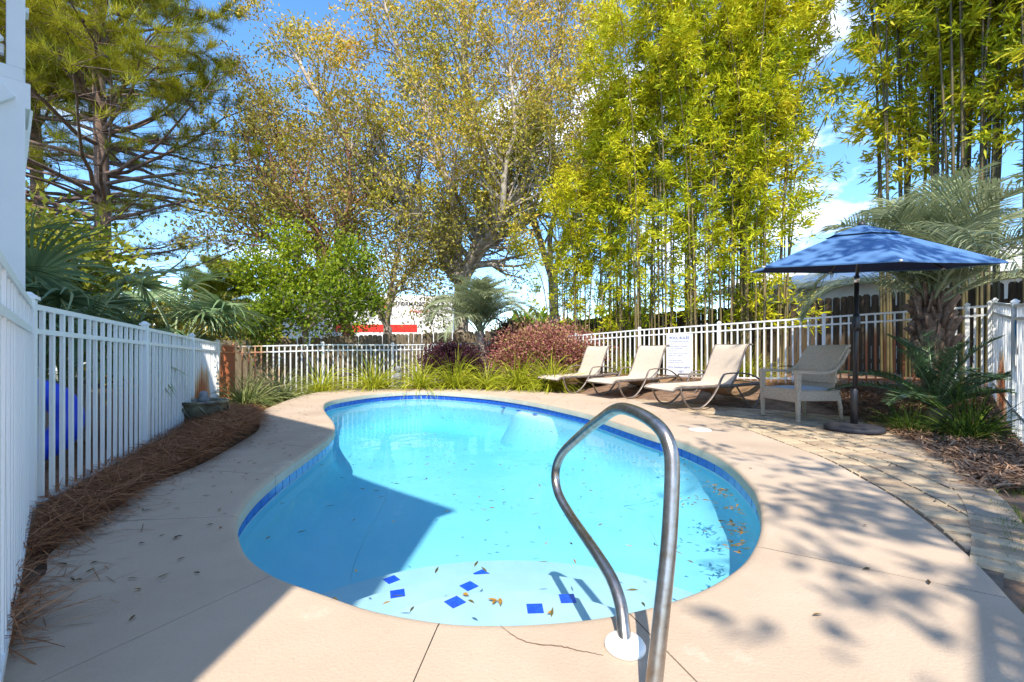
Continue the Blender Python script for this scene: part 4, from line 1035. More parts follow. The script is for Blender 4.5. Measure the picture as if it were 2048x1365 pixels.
# ------------------------------------------------------------------ shrubs
def shrub(name, label, cat, loc, rx, ry, rz_, n, ll, lw, m, nclump=60, seed=0, stem='bark_oak', lowcut=0.0):
    root = thing(name, label, cat, (loc[0], loc[1], ground_z(loc[0], loc[1]) if len(loc) < 3 else loc[2]))
    mb = MB(); rr = random.Random(seed)
    cl = rdir(nclump, -0.35, 1.0) * np.array([rx, ry, rz_]) * R.uniform(0.62, 1.0, (nclump, 1)) + np.array([0, 0, rz_ * .9 + lowcut])
    cl[:, 2] = np.maximum(cl[:, 2], 0.08 + lowcut)
    for c in cl[::2]:
        mb.tube(catmull([(rr.uniform(-.08, .08), rr.uniform(-.08, .08), 0), (c[0] * .35, c[1] * .35, c[2] * .45), tuple(c)], 4), list(np.linspace(.022, .005, 9)), 5)
    mb.build('stems', stem, root)
    per = n // nclump; Pc = np.repeat(cl, per, 0); r_ = 0.20 * (rx + rz_) / 2
    off = R.normal(size=(len(Pc), 3)) * r_ * np.array([1.1, 1.1, .8]); Pp = Pc + off; Pp[:, 2] = np.maximum(Pp[:, 2], 0.03)
    D = unit(off + 0.8 * R.normal(size=off.shape) * r_ + np.array([0, 0, .1]))
    v = np.clip(np.repeat(R.normal(.5, .17, nclump), per) + R.normal(0, .2, len(Pp)), 0, 1)
    link('crown', fast_mesh('crown', *leaves(Pp, D, ll * R.uniform(.7, 1.2, len(Pp)), lw, v)), m, root)
x, y = gp(893, 777); shrub('loropetalum_shrub', 'dark plum leaved shrub left of the slim palm trunk', 'shrub', (-1.62, 12.05), .85, .6, .58, 9000, .07, .038, 'leaf_plum', 46, 1)
shrub('loropetalum_shrub', 'big rounded pink and copper shrub behind the farthest lounger', 'shrub', (0.92, 12.25), 1.4, .8, .74, 20000, .075, .04, 'leaf_pink', 90, 2)
shrub('loropetalum_shrub', 'plum leaved shrub peeping above the pink shrub beside the slim palm', 'shrub', (0.15, 13.1), .8, .6, .9, 6000, .075, .04, 'leaf_plum', 40, 3)
shrub('leafy_bush', 'yellow green bush behind the fan palms at the left edge', 'bush', (-9.6, 8.8), 2.2, 1.4, 1.9, 12000, .16, .09, 'leaf_yellow', 60, 4)
shrub('leafy_bush', 'dull olive bush behind the drooping fan palm', 'bush', (-9.4, 13.0), 2.4, 1.4, 1.3, 9000, .15, .08, 'leaf_olive', 55, 5)

# ------------------------------------------------------------------ trees
def grow(out, anchors, p, d, L, r, lvl, rr, maxl, up=0.12, wob=0.22, nch=(4, 6), shrink=0.55, leaf_from=2):
    n = max(4, int(L / (0.45 if lvl < 2 else 0.28))); pts = [p.copy()]; q = p.copy(); d = d.normalized(); dirs = []
    for i in range(n):
        d = (d + Vector((rr.gauss(0, wob), rr.gauss(0, wob), rr.gauss(0, wob) + up)) * (0.55 if lvl else 0.35)).normalized()
        q = q + d * (L / n); pts.append(q.copy()); dirs.append(d.copy())
    out.append((pts, [max(0.004, r * (1 - 0.72 * i / n)) for i in range(n + 1)], lvl))
    if lvl >= leaf_from:
        for i in range(1, n + 1): anchors.append((pts[i], dirs[i - 1]))
    if lvl < maxl:
        for c in range(rr.randint(*nch)):
            f = rr.uniform(0.3, 1.0); i = min(n - 1, int(f * n)); b = dirs[i]
            ax = b.orthogonal().normalized(); ax.rotate(Quaternion(b, rr.uniform(0, 2 * PI)))
            nd = b.copy(); nd.rotate(Quaternion(ax, rr.uniform(0.45, 1.05)))
            grow(out, anchors, pts[i + 1], nd, L * shrink * rr.uniform(.7, 1.2), r * (1 - .7 * f) * .62, lvl + 1, rr, maxl, up, wob, nch, shrink, leaf_from)
def broad_tree(name, label, base, limbs, trunk_top, r0, m_bark, m_leaf, nper, ll, lw, seed, maxl=3, spread=.22, fork_r=.6, nch=(4, 6), group=None, up=.12, shrink=.55, hang=.0, trunk_mid=None, glen=1.0, lfrom=2):
    rr = random.Random(seed); root = thing(name, label, 'tree', base, group=group); b = Vector(base)
    br_, anc = [], []
    tp = Vector(trunk_top) - b; mid = (Vector(trunk_mid) - b) if trunk_mid is not None else tp * .5
    tr = catmull([(0, 0, -.3), (0, 0, .2), mid, tp], 5); br_.append((tr, [r0 * (1.35 if i < 4 else 1.0) * (1 - .25 * i / len(tr)) for i in range(len(tr))], 0))
    for pts, r_ in limbs:
        pp_ = [tp] + [Vector(p) - b for p in pts]; cu = catmull(pp_, 5); n = len(cu)
        rad = [max(.012, r_ * (1 - .8 * i / n)) for i in range(n)]; br_.append((cu, rad, 0))
        for i in range(3, n, 1):
            t = (cu[i] - cu[i - 1]).normalized()
            for _ in range(2 if i > n * .35 else 1):
                ax = t.orthogonal().normalized(); ax.rotate(Quaternion(t, rr.uniform(0, 2 * PI))); nd = t.copy(); nd.rotate(Quaternion(ax, rr.uniform(.5, 1.1)))
                grow(br_, anc, cu[i], nd, glen * rr.uniform(1.3, 2.5) * (1 - .3 * i / n), rad[i] * .5, 1, rr, maxl, up, .22, nch, shrink, lfrom)
    mb = MB()
    for pts, rad, lvl in br_: mb.tube(pts, rad, 10 if lvl == 0 else (5 if lvl == 1 else 4), cap=False)
    mb.build('trunk', m_bark, root)
    A = np.array([tuple(a[0]) for a in anc]); Dd = np.array([tuple(a[1]) for a in anc]); vv = R.normal(0, .14, len(A))
    # patches of similar colour run through the crown
    vv = np.clip(0.5 + 0.22 * np.sin(A[:, 0] * 1.1 + seed) * np.cos(A[:, 2] * .9) + 0.10 * (A[:, 2] - A[:, 2].mean()) / (A[:, 2].std() + 1e-6) + vv, 0, 1)
    Pp = np.repeat(A, nper, 0) + R.normal(size=(len(A) * nper, 3)) * spread; D = np.repeat(Dd, nper, 0) + R.normal(size=Pp.shape) * .9 - np.array([0, 0, hang])
    v = np.clip(np.repeat(vv, nper) + R.normal(0, .17, len(Pp)), 0, 1)
    link('crown', fast_mesh('crown', *leaves(Pp, D, ll * R.uniform(.7, 1.25, len(Pp)), lw, v)), m_leaf, root)
    return len(Pp)

DO = 15.6
def pl(*a): return [P(x, y, d) for x, y, d in a]
nl1 = broad_tree('oak_tree', 'tall spreading oak with sparse orange-brown new leaves at centre', (-1.75, DO, 0.0),
    [(pl((895, 530, DO), (868, 475, DO - .3), (830, 425, DO), (770, 360, DO - .5), (700, 290, DO), (640, 200, DO), (590, 110, DO)), .24),
     (pl((938, 530, DO), (958, 485, DO), (985, 420, DO), (975, 330, DO + .3), (945, 230, DO), (930, 120, DO), (925, 0, DO), (930, -90, DO)), .27),
     (pl((950, 520, DO), (980, 470, DO), (1030, 400, DO - .6), (1055, 340, DO - .8), (1085, 240, DO), (1110, 130, DO), (1120, 10, DO)), .22),
     (pl((915, 490, DO), (905, 400, DO - 1), (880, 320, DO - 1.3), (850, 210, DO - 1), (800, 110, DO - 1), (770, 10, DO - 1)), .16),
     (pl((955, 500, DO - .4), (1000, 440, DO - 1.4), (1010, 340, DO - 1.8), (1030, 250, DO - 1.6), (1020, 120, DO - 1.6), (1040, 10, DO - 1.5)), .15),
     (pl((900, 510, DO + .5), (840, 440, DO + 1.5), (780, 420, DO + 2), (700, 400, DO + 2), (620, 360, DO + 1.6), (550, 290, DO + 1.4)), .16),
     (pl((960, 500, DO + .5), (1060, 440, DO + 1), (1130, 380, DO + 1), (1180, 280, DO + .6), (1200, 180, DO), (1210, 60, DO)), .15)],
    P(922, 565, DO), .30, 'bark_oak', 'leaf_oak', 5, .125, .06, 21, maxl=3, nch=(2, 4), hang=.1, spread=.16, lfrom=3)
nl2 = broad_tree('leaning_tree', 'leaning bare-barked tree with dull olive crown left of the oak', (-5.0, 14.6, -.1),
    [(pl((655, 540, 14.4), (640, 480, 14.2), (600, 420, 14), (550, 370, 14), (500, 320, 13.8)), .13),
     (pl((670, 540, 14.6), (690, 450, 14.6), (700, 360, 14.8), (690, 260, 14.8)), .12),
     (pl((640, 560, 14.2), (590, 510, 13.8), (540, 480, 13.4), (480, 465, 13)), .10),
     (pl((665, 550, 14.8), (620, 420, 15.2), (570, 300, 15.4), (540, 200, 15.4)), .11)],
    P(672, 590, 14.5), .22, 'bark_red', 'leaf_olive', 5, .12, .06, 22, maxl=2, nch=(4, 6), spread=.2, trunk_mid=P(692, 650, 14.55))
nl3 = broad_tree('twin_tree', 'slim forked tree standing in front of the white trailer', (-4.25, 15.4, -.1),
    [(pl((745, 600, 15.4), (720, 560, 15.2), (690, 500, 15), (670, 440, 15)), .11), (pl((778, 600, 15.4), (790, 540, 15.6), (800, 470, 15.6), (780, 400, 15.8)), .10), (pl((760, 600, 15), (745, 590, 14.6), (720, 600, 14.2), (690, 610, 14)), .05), (pl((790, 590, 15), (820, 580, 14.6), (850, 590, 14.2)), .05), (pl((785, 590, 15), (830, 530, 14.8), (860, 500, 14.6), (880, 470, 14.4)), .08)],
    P(775, 655, 15.4), .19, 'bark_oak', 'leaf_olive', 5, .12, .055, 23, maxl=2, nch=(3, 5), spread=.22, glen=.75, hang=.5)
nl4 = broad_tree('green_tree', 'bright green small tree left of the trailer', (-5.4, 11.9, -.1),
    [(pl((590, 620, 11.7), (560, 590, 11.4), (520, 560, 11.2)), .07), (pl((620, 610, 11.9), (610, 560, 12), (590, 510, 12)), .07), (pl((640, 620, 11.7), (680, 570, 11.6), (700, 530, 11.6)), .07), (pl((600, 625, 11.4), (570, 620, 11), (540, 640, 10.8)), .06), (pl((640, 640, 11.3), (660, 620, 11), (700, 600, 11)), .06)],
    P(610, 660, 11.8), .10, 'bark_oak', 'leaf_green', 7, .095, .06, 24, maxl=2, nch=(3, 5), spread=.15, shrink=.5, glen=.4)
broad_tree('backdrop_oak', 'olive tree crown standing behind the bamboo, right of the oak', (1.9, 19.0, -.2),
    [(pl((1080, 480, 19), (1060, 400, 19), (1040, 300, 19), (1030, 200, 19)), .16), (pl((1130, 480, 19), (1160, 400, 19), (1180, 320, 19), (1190, 230, 19)), .15), (pl((1100, 470, 18.5), (1120, 380, 18.4), (1110, 300, 18.4), (1100, 200, 18.4)), .13)],
    P(1105, 560, 19), .24, 'bark_oak', 'leaf_oak', 4, .13, .06, 25, maxl=2, nch=(3, 5), spread=.25)

# pine trees at left
def pine(label, base, h, r0, seed, lo=3.0, blen=4.5, dens=1.0):
    rr = random.Random(seed); root = thing('pine_tree', label, 'tree', base, group='pines behind the left fence')
    mb = MB(); tr = catmull([(0, 0, -.3), (.05, 0, h * .3), (-.1, 0, h * .65), (.1, 0, h)], 8)
    mb.tube(tr, [r0 * (1 - .8 * i / len(tr)) for i in range(len(tr))], 12, cap=False)
    tips, cones = [], []; z = lo
    while z < h - .3:
        for k in range(rr.randint(3, 5)):
            a = rr.uniform(0, 2 * PI); f = (z - lo) / (h - lo); L = blen * (1 - .75 * f) * rr.uniform(.65, 1.15) * (.75 if f < .1 else 1)
            p = Vector((0, 0, z)); d = Vector((math.cos(a), math.sin(a), rr.uniform(-.05, .22) + .5 * f)); pts = [p.copy()]; n = 8; q = p.copy(); dd = d.normalized()
            for i in range(n):
                dd = (dd + Vector((rr.gauss(0, .13), rr.gauss(0, .13), rr.gauss(.03, .10)))).normalized(); q = q + dd * (L / n); pts.append(q.copy())
                if i > 1:
                    for s in range(3):
                        sd = Vector((-dd.y, dd.x, rr.uniform(-.2, .4))) * rr.choice((-1, 1)) + dd * rr.uniform(.3, .9)
                        sl = L * rr.uniform(.12, .30) * (1.15 - .6 * i / n); e = q + sd.normalized() * sl; mid = q.lerp(e, .5) + Vector((0, 0, rr.uniform(-.05, .1)))
                        mb.tube([q, mid, e], [.012, .008, .004], 4, cap=False)
                        w = dens * (.20 + .80 * sm(.12, .5, f))
                        for t_, pr in ((e, 1.0), (mid, .6), (q.lerp(e, .78), .8)):
                            if rr.random() < w * pr: tips.append((t_, sd.normalized()))
                        if rr.random() < .10: cones.append(e)
            mb.tube(pts, [max(.008, (.014 + .0095 * L) * (1 - .85 * i / n)) for i in range(n + 1)], 5, cap=False)
            tips.append((pts[-1], dd.copy()))
        z += rr.uniform(.28, .48)
    mb.build('trunk', 'bark_pine', root)
    A = np.array([tuple(t[0]) for t in tips]); D = np.array([tuple(t[1]) for t in tips]); per = 56
    Pp = np.repeat(A, per, 0) + np.repeat(D, per, 0) * R.uniform(-.22, .08, (len(A) * per, 1)) + R.normal(size=(len(A) * per, 3)) * .03
    Dn = np.repeat(D, per, 0) * .6 + R.normal(size=Pp.shape) * .62 + np.array([0, 0, .35])
    v = np.clip(np.repeat(R.normal(.45, .15, len(A)) + .18 * (A[:, 2] - lo) / (h - lo), per) + R.normal(0, .16, len(Pp)), 0, 1)
    link('crown', fast_mesh('crown', *blades(Pp, Dn, R.uniform(.19, .34, len(Pp)), .02, v, .12, 1, .3)), 'needle', root)
    cb = MB()
    for c in cones: cb.lathe([(.008, 0), (.03, -.02), (.036, -.05), (.012, -.09)], 6, tuple(c))
    if cones: tag(cb.build('cones', 'cone_brown', root), kind='stuff')
pine('tall pine with horizontal branches behind the left fence', (-12.6, 13.8, -.2), 17.5, .27, 31, lo=3.4, blen=7.0)
pine('second pine trunk beside the stair tower, behind the tall pine', (-15.6, 14.8, -.2), 15, .27, 32, lo=4.2, blen=4.6, dens=.8)
pine('distant short pine low behind the drooping fan palm', (-15.5, 24, -.3), 6.0, .14, 33, lo=1.5, blen=2.8)

# ------------------------------------------------------------------ bamboo
def bamboo(label, base, n, h, spread, seed, leafm='leaf_bamboo', lean=0.0, lo=.13, culm='culm', per=120, taper=.6, r0=.021, lsc=.88):
    rr = random.Random(seed); z0 = ground_z(base[0], base[1]); root = thing('bamboo_clump', label, 'bamboo', (base[0], base[1], z0), group='bamboo clumps along the board fence')
    Pl, Dl, Vl = [], [], []
    for k in range(n):
        a = rr.uniform(0, 2 * PI); r_ = spread * math.sqrt(rr.random()); b = Vector((r_ * math.cos(a), r_ * math.sin(a) * .6, -.05)); hh = h * rr.uniform(.72, 1.08)
        out = Vector((b.x * .85 + rr.gauss(lean, .33), b.y * .7 + rr.gauss(-.1, .3), 0)) * .85
        pts = catmull([b, b + out * .12 + Vector((0, 0, hh * .35)), b + out * .42 + Vector((0, 0, hh * .7)), b + out * 1.1 + Vector((0, 0, hh * .93)), b + out * 1.7 + Vector((0, 0, hh))], 5)
        rad = [r0 * rr.uniform(.9, 1.1) * (1 - .9 * i / len(pts)) + .003 for i in range(len(pts))]
        mb = MB(); mb.tube(pts, rad, 6, cap=False); mb.build('culm', culm, root)
        m = int(hh * (1 - lo) / .15); vb = rr.gauss(.5, .12); ph = rr.uniform(0, 6.28)
        for j in range(m):
            f = lo + (1 - lo) * (j + rr.random()) / m; i = min(len(pts) - 2, int(f * (len(pts) - 1))); q = pts[i].lerp(pts[i + 1], f * (len(pts) - 1) - i)
            dens = .55 + .45 * math.sin(f * 17 + ph) + .5 * sm(lo, lo + .35, f) - .25          # sprays gather at some nodes, others stay bare
            if rr.random() > dens: continue
            az = rr.uniform(0, 2 * PI); tw = Vector((math.cos(az), math.sin(az), rr.uniform(.0, .7))); L = rr.uniform(.25, .95) * (1.15 - taper * f)
            for sp_ in range(rr.randint(2, 4)):
                c = np.array(tuple(q)); e = np.array(tuple(tw.normalized() * L * rr.uniform(.5, 1.0))) + R.normal(size=3) * .12
                k3 = max(4, per // 8); t = R.uniform(.7, 1.05, k3)[:, None]; Le = np.linalg.norm(e)
                Pl.append(c + e * t + R.normal(size=(k3, 3)) * .05); Dl.append(e / Le * .8 + R.normal(size=(k3, 3)) * .5 + np.array([0, 0, -.3])); Vl.append(np.clip(vb + .16 * f + rr.gauss(0, .14) + R.normal(0, .12, k3), 0, 1))
    Pn, Dn, Vn = np.concatenate(Pl), np.concatenate(Dl), np.concatenate(Vl)
    link('foliage', fast_mesh('foliage', *leaves(Pn, Dn, R.uniform(.13, .26, len(Pn)) * lsc, .037 * lsc, Vn, .2)), leafm, root)
    return len(Pn)
def bpos(t, off): return (3.05 + .717 * t + .697 * off, 10.76 - .697 * t + .717 * off)
nb = 0
for lab, t, off, n, h, sp, sd in [('bamboo clump rising behind the pink shrub, leftmost of the row', -2.9, 1.3, 12, 5.6, .8, 41), ('bamboo clump left of the gap beside the pool sign', -1.2, 1.5, 13, 7.6, .75, 42),
    ('bamboo clump behind the middle lounger and the sign', .1, 1.0, 17, 10.4, .8, 43), ('tallest yellow bamboo clump above the armchair-side lounger', 1.35, 1.25, 18, 10.2, .8, 44), ('bamboo clump behind the armchair, left of the umbrella top', 2.2, 1.4, 14, 8.3, .7, 45)]:
    nb += bamboo(lab, bpos(t, off), n + 6, h, sp, sd)
for lab, t, off, n, h, sp, sd in [('bamboo clump right of the blue sky gap, over the umbrella', 4.75, 2.0, 16, 10.2, .6, 46), ('dense bamboo clump behind the large feather palm', 5.5, 1.7, 20, 11, .7, 47),
    ('bamboo clump with thick bare culms at the upper right', 6.7, 1.5, 20, 11, .7, 48), ('bamboo clump behind the right fence corner', 7.7, 1.2, 16, 10.5, .6, 49), ('rearmost bamboo clump at the right edge', 7.2, 3.2, 16, 11, .8, 50)]:
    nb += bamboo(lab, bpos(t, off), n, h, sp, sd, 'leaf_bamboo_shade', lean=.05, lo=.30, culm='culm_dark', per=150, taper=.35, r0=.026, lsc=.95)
print('bamboo leaves', nb, 'oak', nl1, nl2, nl3, nl4)

# shade tree behind the camera at right: throws the dappled shadow on the deck and umbrella
def shade_tree():
    def L(*p): return [Vector(q) for q in p]
    broad_tree('shade_tree', 'leafy tree out of view behind the camera, shading the right deck', (5.2, -3.2, 0),
        [(L((4.4, -3.0, 5.2), (3.6, -2.7, 6.0), (2.8, -2.5, 6.7)), .12), (L((5.4, -2.4, 5.4), (4.8, -1.0, 6.4), (4.2, .2, 7.0)), .12), (L((6.0, -2, 5.4), (6.4, -.8, 6.4), (6.6, .2, 7.0)), .1)],
        Vector((5.2, -3.0, 4.2)), .22, 'bark_oak', 'leaf_green', 7, .16, .075, 61, maxl=2, nch=(2, 3), spread=.14, shrink=.5)
shade_tree()

# ------------------------------------------------------------------ far treeline
def treeline():
    n = 26000; a = R.uniform(-1.05, 1.05, n); d = R.uniform(42, 60, n); x = np.tan(a * .95) * d * 1.0; hgt = 3.2 + 1.6 * np.sin(a * 9) + 1.0 * np.sin(a * 23 + 1)
    z = R.uniform(0, 1, n) ** .7 * np.maximum(1.2, hgt)
    Pp = np.stack([x, d, z], 1); v = np.clip(R.normal(.45, .2, n), 0, 1)
    o = link('distant_treeline', fast_mesh('distant_treeline', *leaves(Pp, rdir(n), R.uniform(.5, 1.0, n), .5, v)), 'leaf_green'); tag(o, 'distant low green treeline beyond the fences', 'treeline', kind='stuff')
treeline()

# ------------------------------------------------------------------ trailer, cars, neighbour house
def wheel(parent, loc, r=.33, w=.2, axis='Y'):
    mb = MB(); mb.lathe([(r * .6, -w / 2), (r * .95, -w / 2), (r, -w * .3), (r, w * .3), (r * .95, w / 2), (r * .6, w / 2)], 24); o = mb.build('wheel', 'tyre', parent, loc); o.rotation_euler = (PI / 2, 0, 0)
    h = MB(); h.lathe([(r * .58, -w * .42), (r * .58, w * .42), (r * .2, w * .46)], 16); h.build('rim', 'silver', o)
def trailer():
    root = thing('box_trailer', 'white box trailer with red stripe and dark lettering behind the board fence', 'trailer', (-8.02, 25.0, -.44), 0.0); root.scale = (1.163,) * 3
    mb = MB(); mb.box((0, 1.2, 2.55), (8.2, 2.4, 2.5)); mb.build('body', 'trailer_white', root, bevel=.05)
    s = MB(); s.box((0.42, -.006, 2.24), (3.9, .012, .36)); s.build('stripe', 'red_paint', root)
    f = MB(); f.box((0, 1.2, 1.22), (8.2, 2.3, .16)); f.build('chassis', 'car_navy', root)
    o = MB(); o.box((.82, -.006, 3.40), (.22, .012, .36)); o.build('emblem', 'orange_paint', root)
    text('PERFORMANCE', .30, 'ink', root, (1.95, -.013, 3.30), bold=.006, sx=.9); text('Heating', .27, 'red_paint', root, (2.45, -.013, 2.98), shear=.35)
    for x in (-2.2, -1.1, 2.4): wheel(root, (x, .3, .5), .5, .28)
trailer()
def car(label, m, loc, rz, h=1.5, L=4.5):
    root = thing('parked_car', label, 'car', loc, rz, 'vehicles parked beyond the fences')
    w = .88; lowp = [(-L / 2, .35), (L / 2, .35), (L / 2, .72), (L / 2 - .15, .86), (L * .22, .95), (-L * .36, .97), (-L / 2 + .08, .92)]
    def ext(prof, half, half2=None):
        mb = MB(); half2 = half2 or [half] * len(prof); n = len(prof)
        vs = [(x, -a, z) for (x, z), a in zip(prof, half2)] + [(x, a, z) for (x, z), a in zip(prof, half2)]
        return mb.add(vs, [tuple(range(n)), tuple(range(2 * n - 1, n - 1, -1))] + [((i + 1) % n, i, n + i, n + (i + 1) % n) for i in range(n)])
    ext(lowp, w).build('body', m, root, bevel=.06)
    ext([(L * .20, .93), (L * .06, h - .04), (-L * .22, h - .03), (-L * .36, .95)], w, [w - .04, w - .17, w - .17, w - .04]).build('cabin', 'glass_dark', root, bevel=.03)
    ext([(L * .07, h - .06), (L * .05, h), (-L * .2, h + .01), (-L * .235, h - .05)], w - .15).build('roof', m, root, bevel=.02)
    for s in (-1, 1):
        p = MB(); p.beam((-L * .08, s * (w - .06), .94), (-L * .08, s * (w - .155), h - .02), .05, .08); p.build('pillar', m, root)
        for x in (-L * .31, L * .31): wheel(root, (x, s * (w - .08), .33))
        hl = MB(); hl.box((L / 2 - .06, s * .62, .74), (.12, .3, .14)); hl.build('headlight', 'silver', root)
car('white car half hidden behind the left fence and stair tower', 'car_white', (-13.4, 13.0, -.1), math.radians(20), 1.55)
car('dark navy car behind the left fence, seen past the fan palm', 'car_navy', (-11.0, 14.6, -.15), math.radians(12), 1.5)
car('white car at the far end of the board fence, left of the trailer', 'car_white', (-9.9, 17.0, -.2), math.radians(8), 1.65)
car('white and blue car between the trailer and the pink shrub', 'car_white', (-0.9, 21.5, -.2), math.radians(-4), 1.9)
def neighbour():
    root = thing('neighbour_house', 'low white house with pale roof edge behind the bamboo', 'house', (13.2, 13.6, -.1), math.radians(-44))
    mb = MB(); mb.box((0, 0, 1.5), (10.4, 6, 3.0)); mb.build('wall', 'siding', root)
    r = MB(); r.add([(-5.6, -3.5, 2.95), (5.6, -3.5, 2.95), (5.6, 3.5, 2.95), (-5.6, 3.5, 2.95), (-5.6, 0, 4.0), (5.6, 0, 4.0)], [(0, 1, 5, 4), (2, 3, 4, 5), (3, 0, 4), (1, 2, 5), (3, 2, 1, 0)]); r.build('roof', 'roof_white', root)
    g = MB(); g.box((0, -3.55, 2.93), (11.3, .12, .14)); g.build('gutter', 'white_paint', root)
    for x in (-4, -1.5, 1.0, 3.5):
        w = MB(); w.box((x, -3.01, 1.7), (1.1, .05, 1.1)); wo = w.build('window', 'glass_dark', root)
        fr = MB()
        for sx in (-1, 1): fr.box((x + sx * .58, -3.04, 1.7), (.07, .05, 1.26)); 
        for sz in (-1, 1): fr.box((x, -3.042, 1.7 + sz * .58), (1.09, .05, .07))
        fr.build('frame', 'white_paint', wo)
neighbour()

# ------------------------------------------------------------------ straw, litter, lawn, leaves
def scatter_poly(poly, n):
    xs = [p[0] for p in poly]; ys = [p[1] for p in poly]; out = []
    while len(out) < n:
        x, y = rnd.uniform(min(xs), max(xs)), rnd.uniform(min(ys), max(ys))
        if inside(poly, x, y): out.append((x, y))
    return np.array(out)
def straw(name, label, poly, n, m, L, Wd, hump, zmax=.05, kind='straw', flat=.16):
    # bed surface under the loose pieces
    pts = scatter_poly(poly, n); z = np.array([ground_z(x, y) for x, y in pts]) + hump(pts) + R.uniform(0, zmax, n) ** 1.0
    Pp = np.column_stack([pts, z]); D = rdir(n, -flat, flat * 1.3)
    o = link(name, fast_mesh(name, *blades(Pp, D, L * R.uniform(.5, 1.1, n), Wd, np.clip(R.normal(.45, .22, n), 0, 1), .25 * R.uniform(-.2, 1, n), 3, .4, None)), m); tag(o, label, 'mulch', kind='stuff')
edge = [(p.x, p.y) for p in outer]
lefted = [G(*p) for p in [(-60, 1330), (10, 1195), (77, 1120), (136, 1082), (236, 1011), (307, 964), (400, 928), (472, 889), (512, 862), (513, 832)]]
lf = [(p.x, p.y) for p in lefted]
leftbed = lf + [(-3.95, 6.95), (-4.6, 7.0)] + [(-4.95, 7.5), (-4.15, 5.8), (-3.35, 4.15), (-2.62, 2.5), (-1.9, 1.75), (-1.5, 1.35)]
def hump_left(p): return 0.06 + 0.08 * np.clip(np.sin(p[:, 0] * 3 + p[:, 1] * 2.1), -.4, 1)
def bed_sheet(name, label, poly, hump, m, step=.12):
    xs = [p[0] for p in poly]; ys = [p[1] for p in poly]; gx_ = np.arange(min(xs), max(xs) + step, step); gy_ = np.arange(min(ys), max(ys) + step, step)
    V = []; n = len(gx_)
    for yy in gy_:
        for xx in gx_: V.append((xx, yy, ground_z(xx, yy) + 0.02 + (hump(np.array([[xx, yy]]))[0] if inside(poly, xx, yy) else -.03)))
    Fs = [(j * n + i, j * n + i + 1, (j + 1) * n + i + 1, (j + 1) * n + i) for j in range(len(gy_) - 1) for i in range(n - 1) if all(inside(poly, gx_[i + a], gy_[j + b]) for a in (0, 1) for b in (0, 1))]
    o = link(name, fast_mesh(name, V, Fs, smooth=True), m); tag(o, label, 'mulch', kind='stuff')
mat('straw_base', (0.11, 0.045, 0.022), 0.95, (0.26, 0.115, 0.055), 40, bump=1.0, bscale=60)
bed_sheet('straw_bed', 'packed brown pine straw base beside the left fence', leftbed, hump_left, 'straw_base')
straw('pine_straw', 'loose rust-brown pine straw piled along the left fence', leftbed, 30000, 'straw', .22, .005, hump_left, .09, flat=.28)
behind = [(-2.7, 2.55), (-3.4, 4.2), (-4.2, 5.85), (-5.0, 7.6), (-6.3, 7.6), (-5.4, 5.0), (-4.3, 3.0), (-3.4, 2.5)]
straw('pine_straw', 'brown pine straw on the ground behind the left fence', behind, 6000, 'straw', .22, .004, lambda p: 0.0 * p[:, 0], .04)
backbed = [(p.x, p.y) for p in [G(*q) for q in [(513, 832), (530, 819), (557, 807), (590, 795), (625, 786), (690, 778), (800, 772.5), (905, 772), (1010, 773), (1130, 776), (1260, 783), (1360, 788), (1500, 798), (1605, 812)]]]
backbed += [(6.1, 7.6), (4.35, 9.35), (3.05, 10.6), (1.7, 11.9), (.35, 13.2), (-.78, 14.2), (-3.3, 12.0), (-4.6, 10.8), (-5.8, 9.5), (-4.9, 7.6)]
straw('pine_straw', 'sunlit orange pine straw under the grass clumps at the back', backbed, 24000, 'straw_pale', .24, .006, lambda p: 0.02 + 0.0 * p[:, 0], .06)
rightbed = [(p.x, p.y) for p in [G(*q) for q in [(1605, 812), (1700, 835), (1768, 861), (1843, 896), (1903, 934), (1950, 979)]]] + [(3.6, 2.95), (4.2, 3.6), (6.6, 6.2), (7.0, 6.8), (6.0, 7.75)]
straw('leaf_litter', 'dry leaf and bark litter under the palms on the right', rightbed, 17000, 'litter', .13, .014, lambda p: 0.01 + 0.0 * p[:, 0], .05, flat=.35)
def lawn():
    poly = [(p.x, p.y) for p in [G(*q) for q in [(1960, 990), (1990, 1030), (2012, 1090), (2020, 1180), (2047, 1230)]]] + [(2.2, .9), (3.3, 2.0), (4.2, 3.2), (3.9, 3.3)]
    n = 9000; pts = scatter_poly(poly, n); keep = (np.sin(pts[:, 0] * 5.1 + 1) + np.sin(pts[:, 1] * 6.3) + R.normal(0, .5, n)) > -.7; pts = pts[keep]; n = len(pts)
    z = np.array([ground_z(x, y) for x, y in pts])
    o = link('grass', fast_mesh('grass', *blades(np.column_stack([pts, z]), rdir(n, .45, 1), R.uniform(.03, .085, n), .004, np.clip(R.normal(.5, .22, n), 0, 1), .5, 2, .2)), 'lawn'); tag(o, 'patchy short lawn grass at the right edge beside the pavers', 'grass', kind='stuff')
lawn()
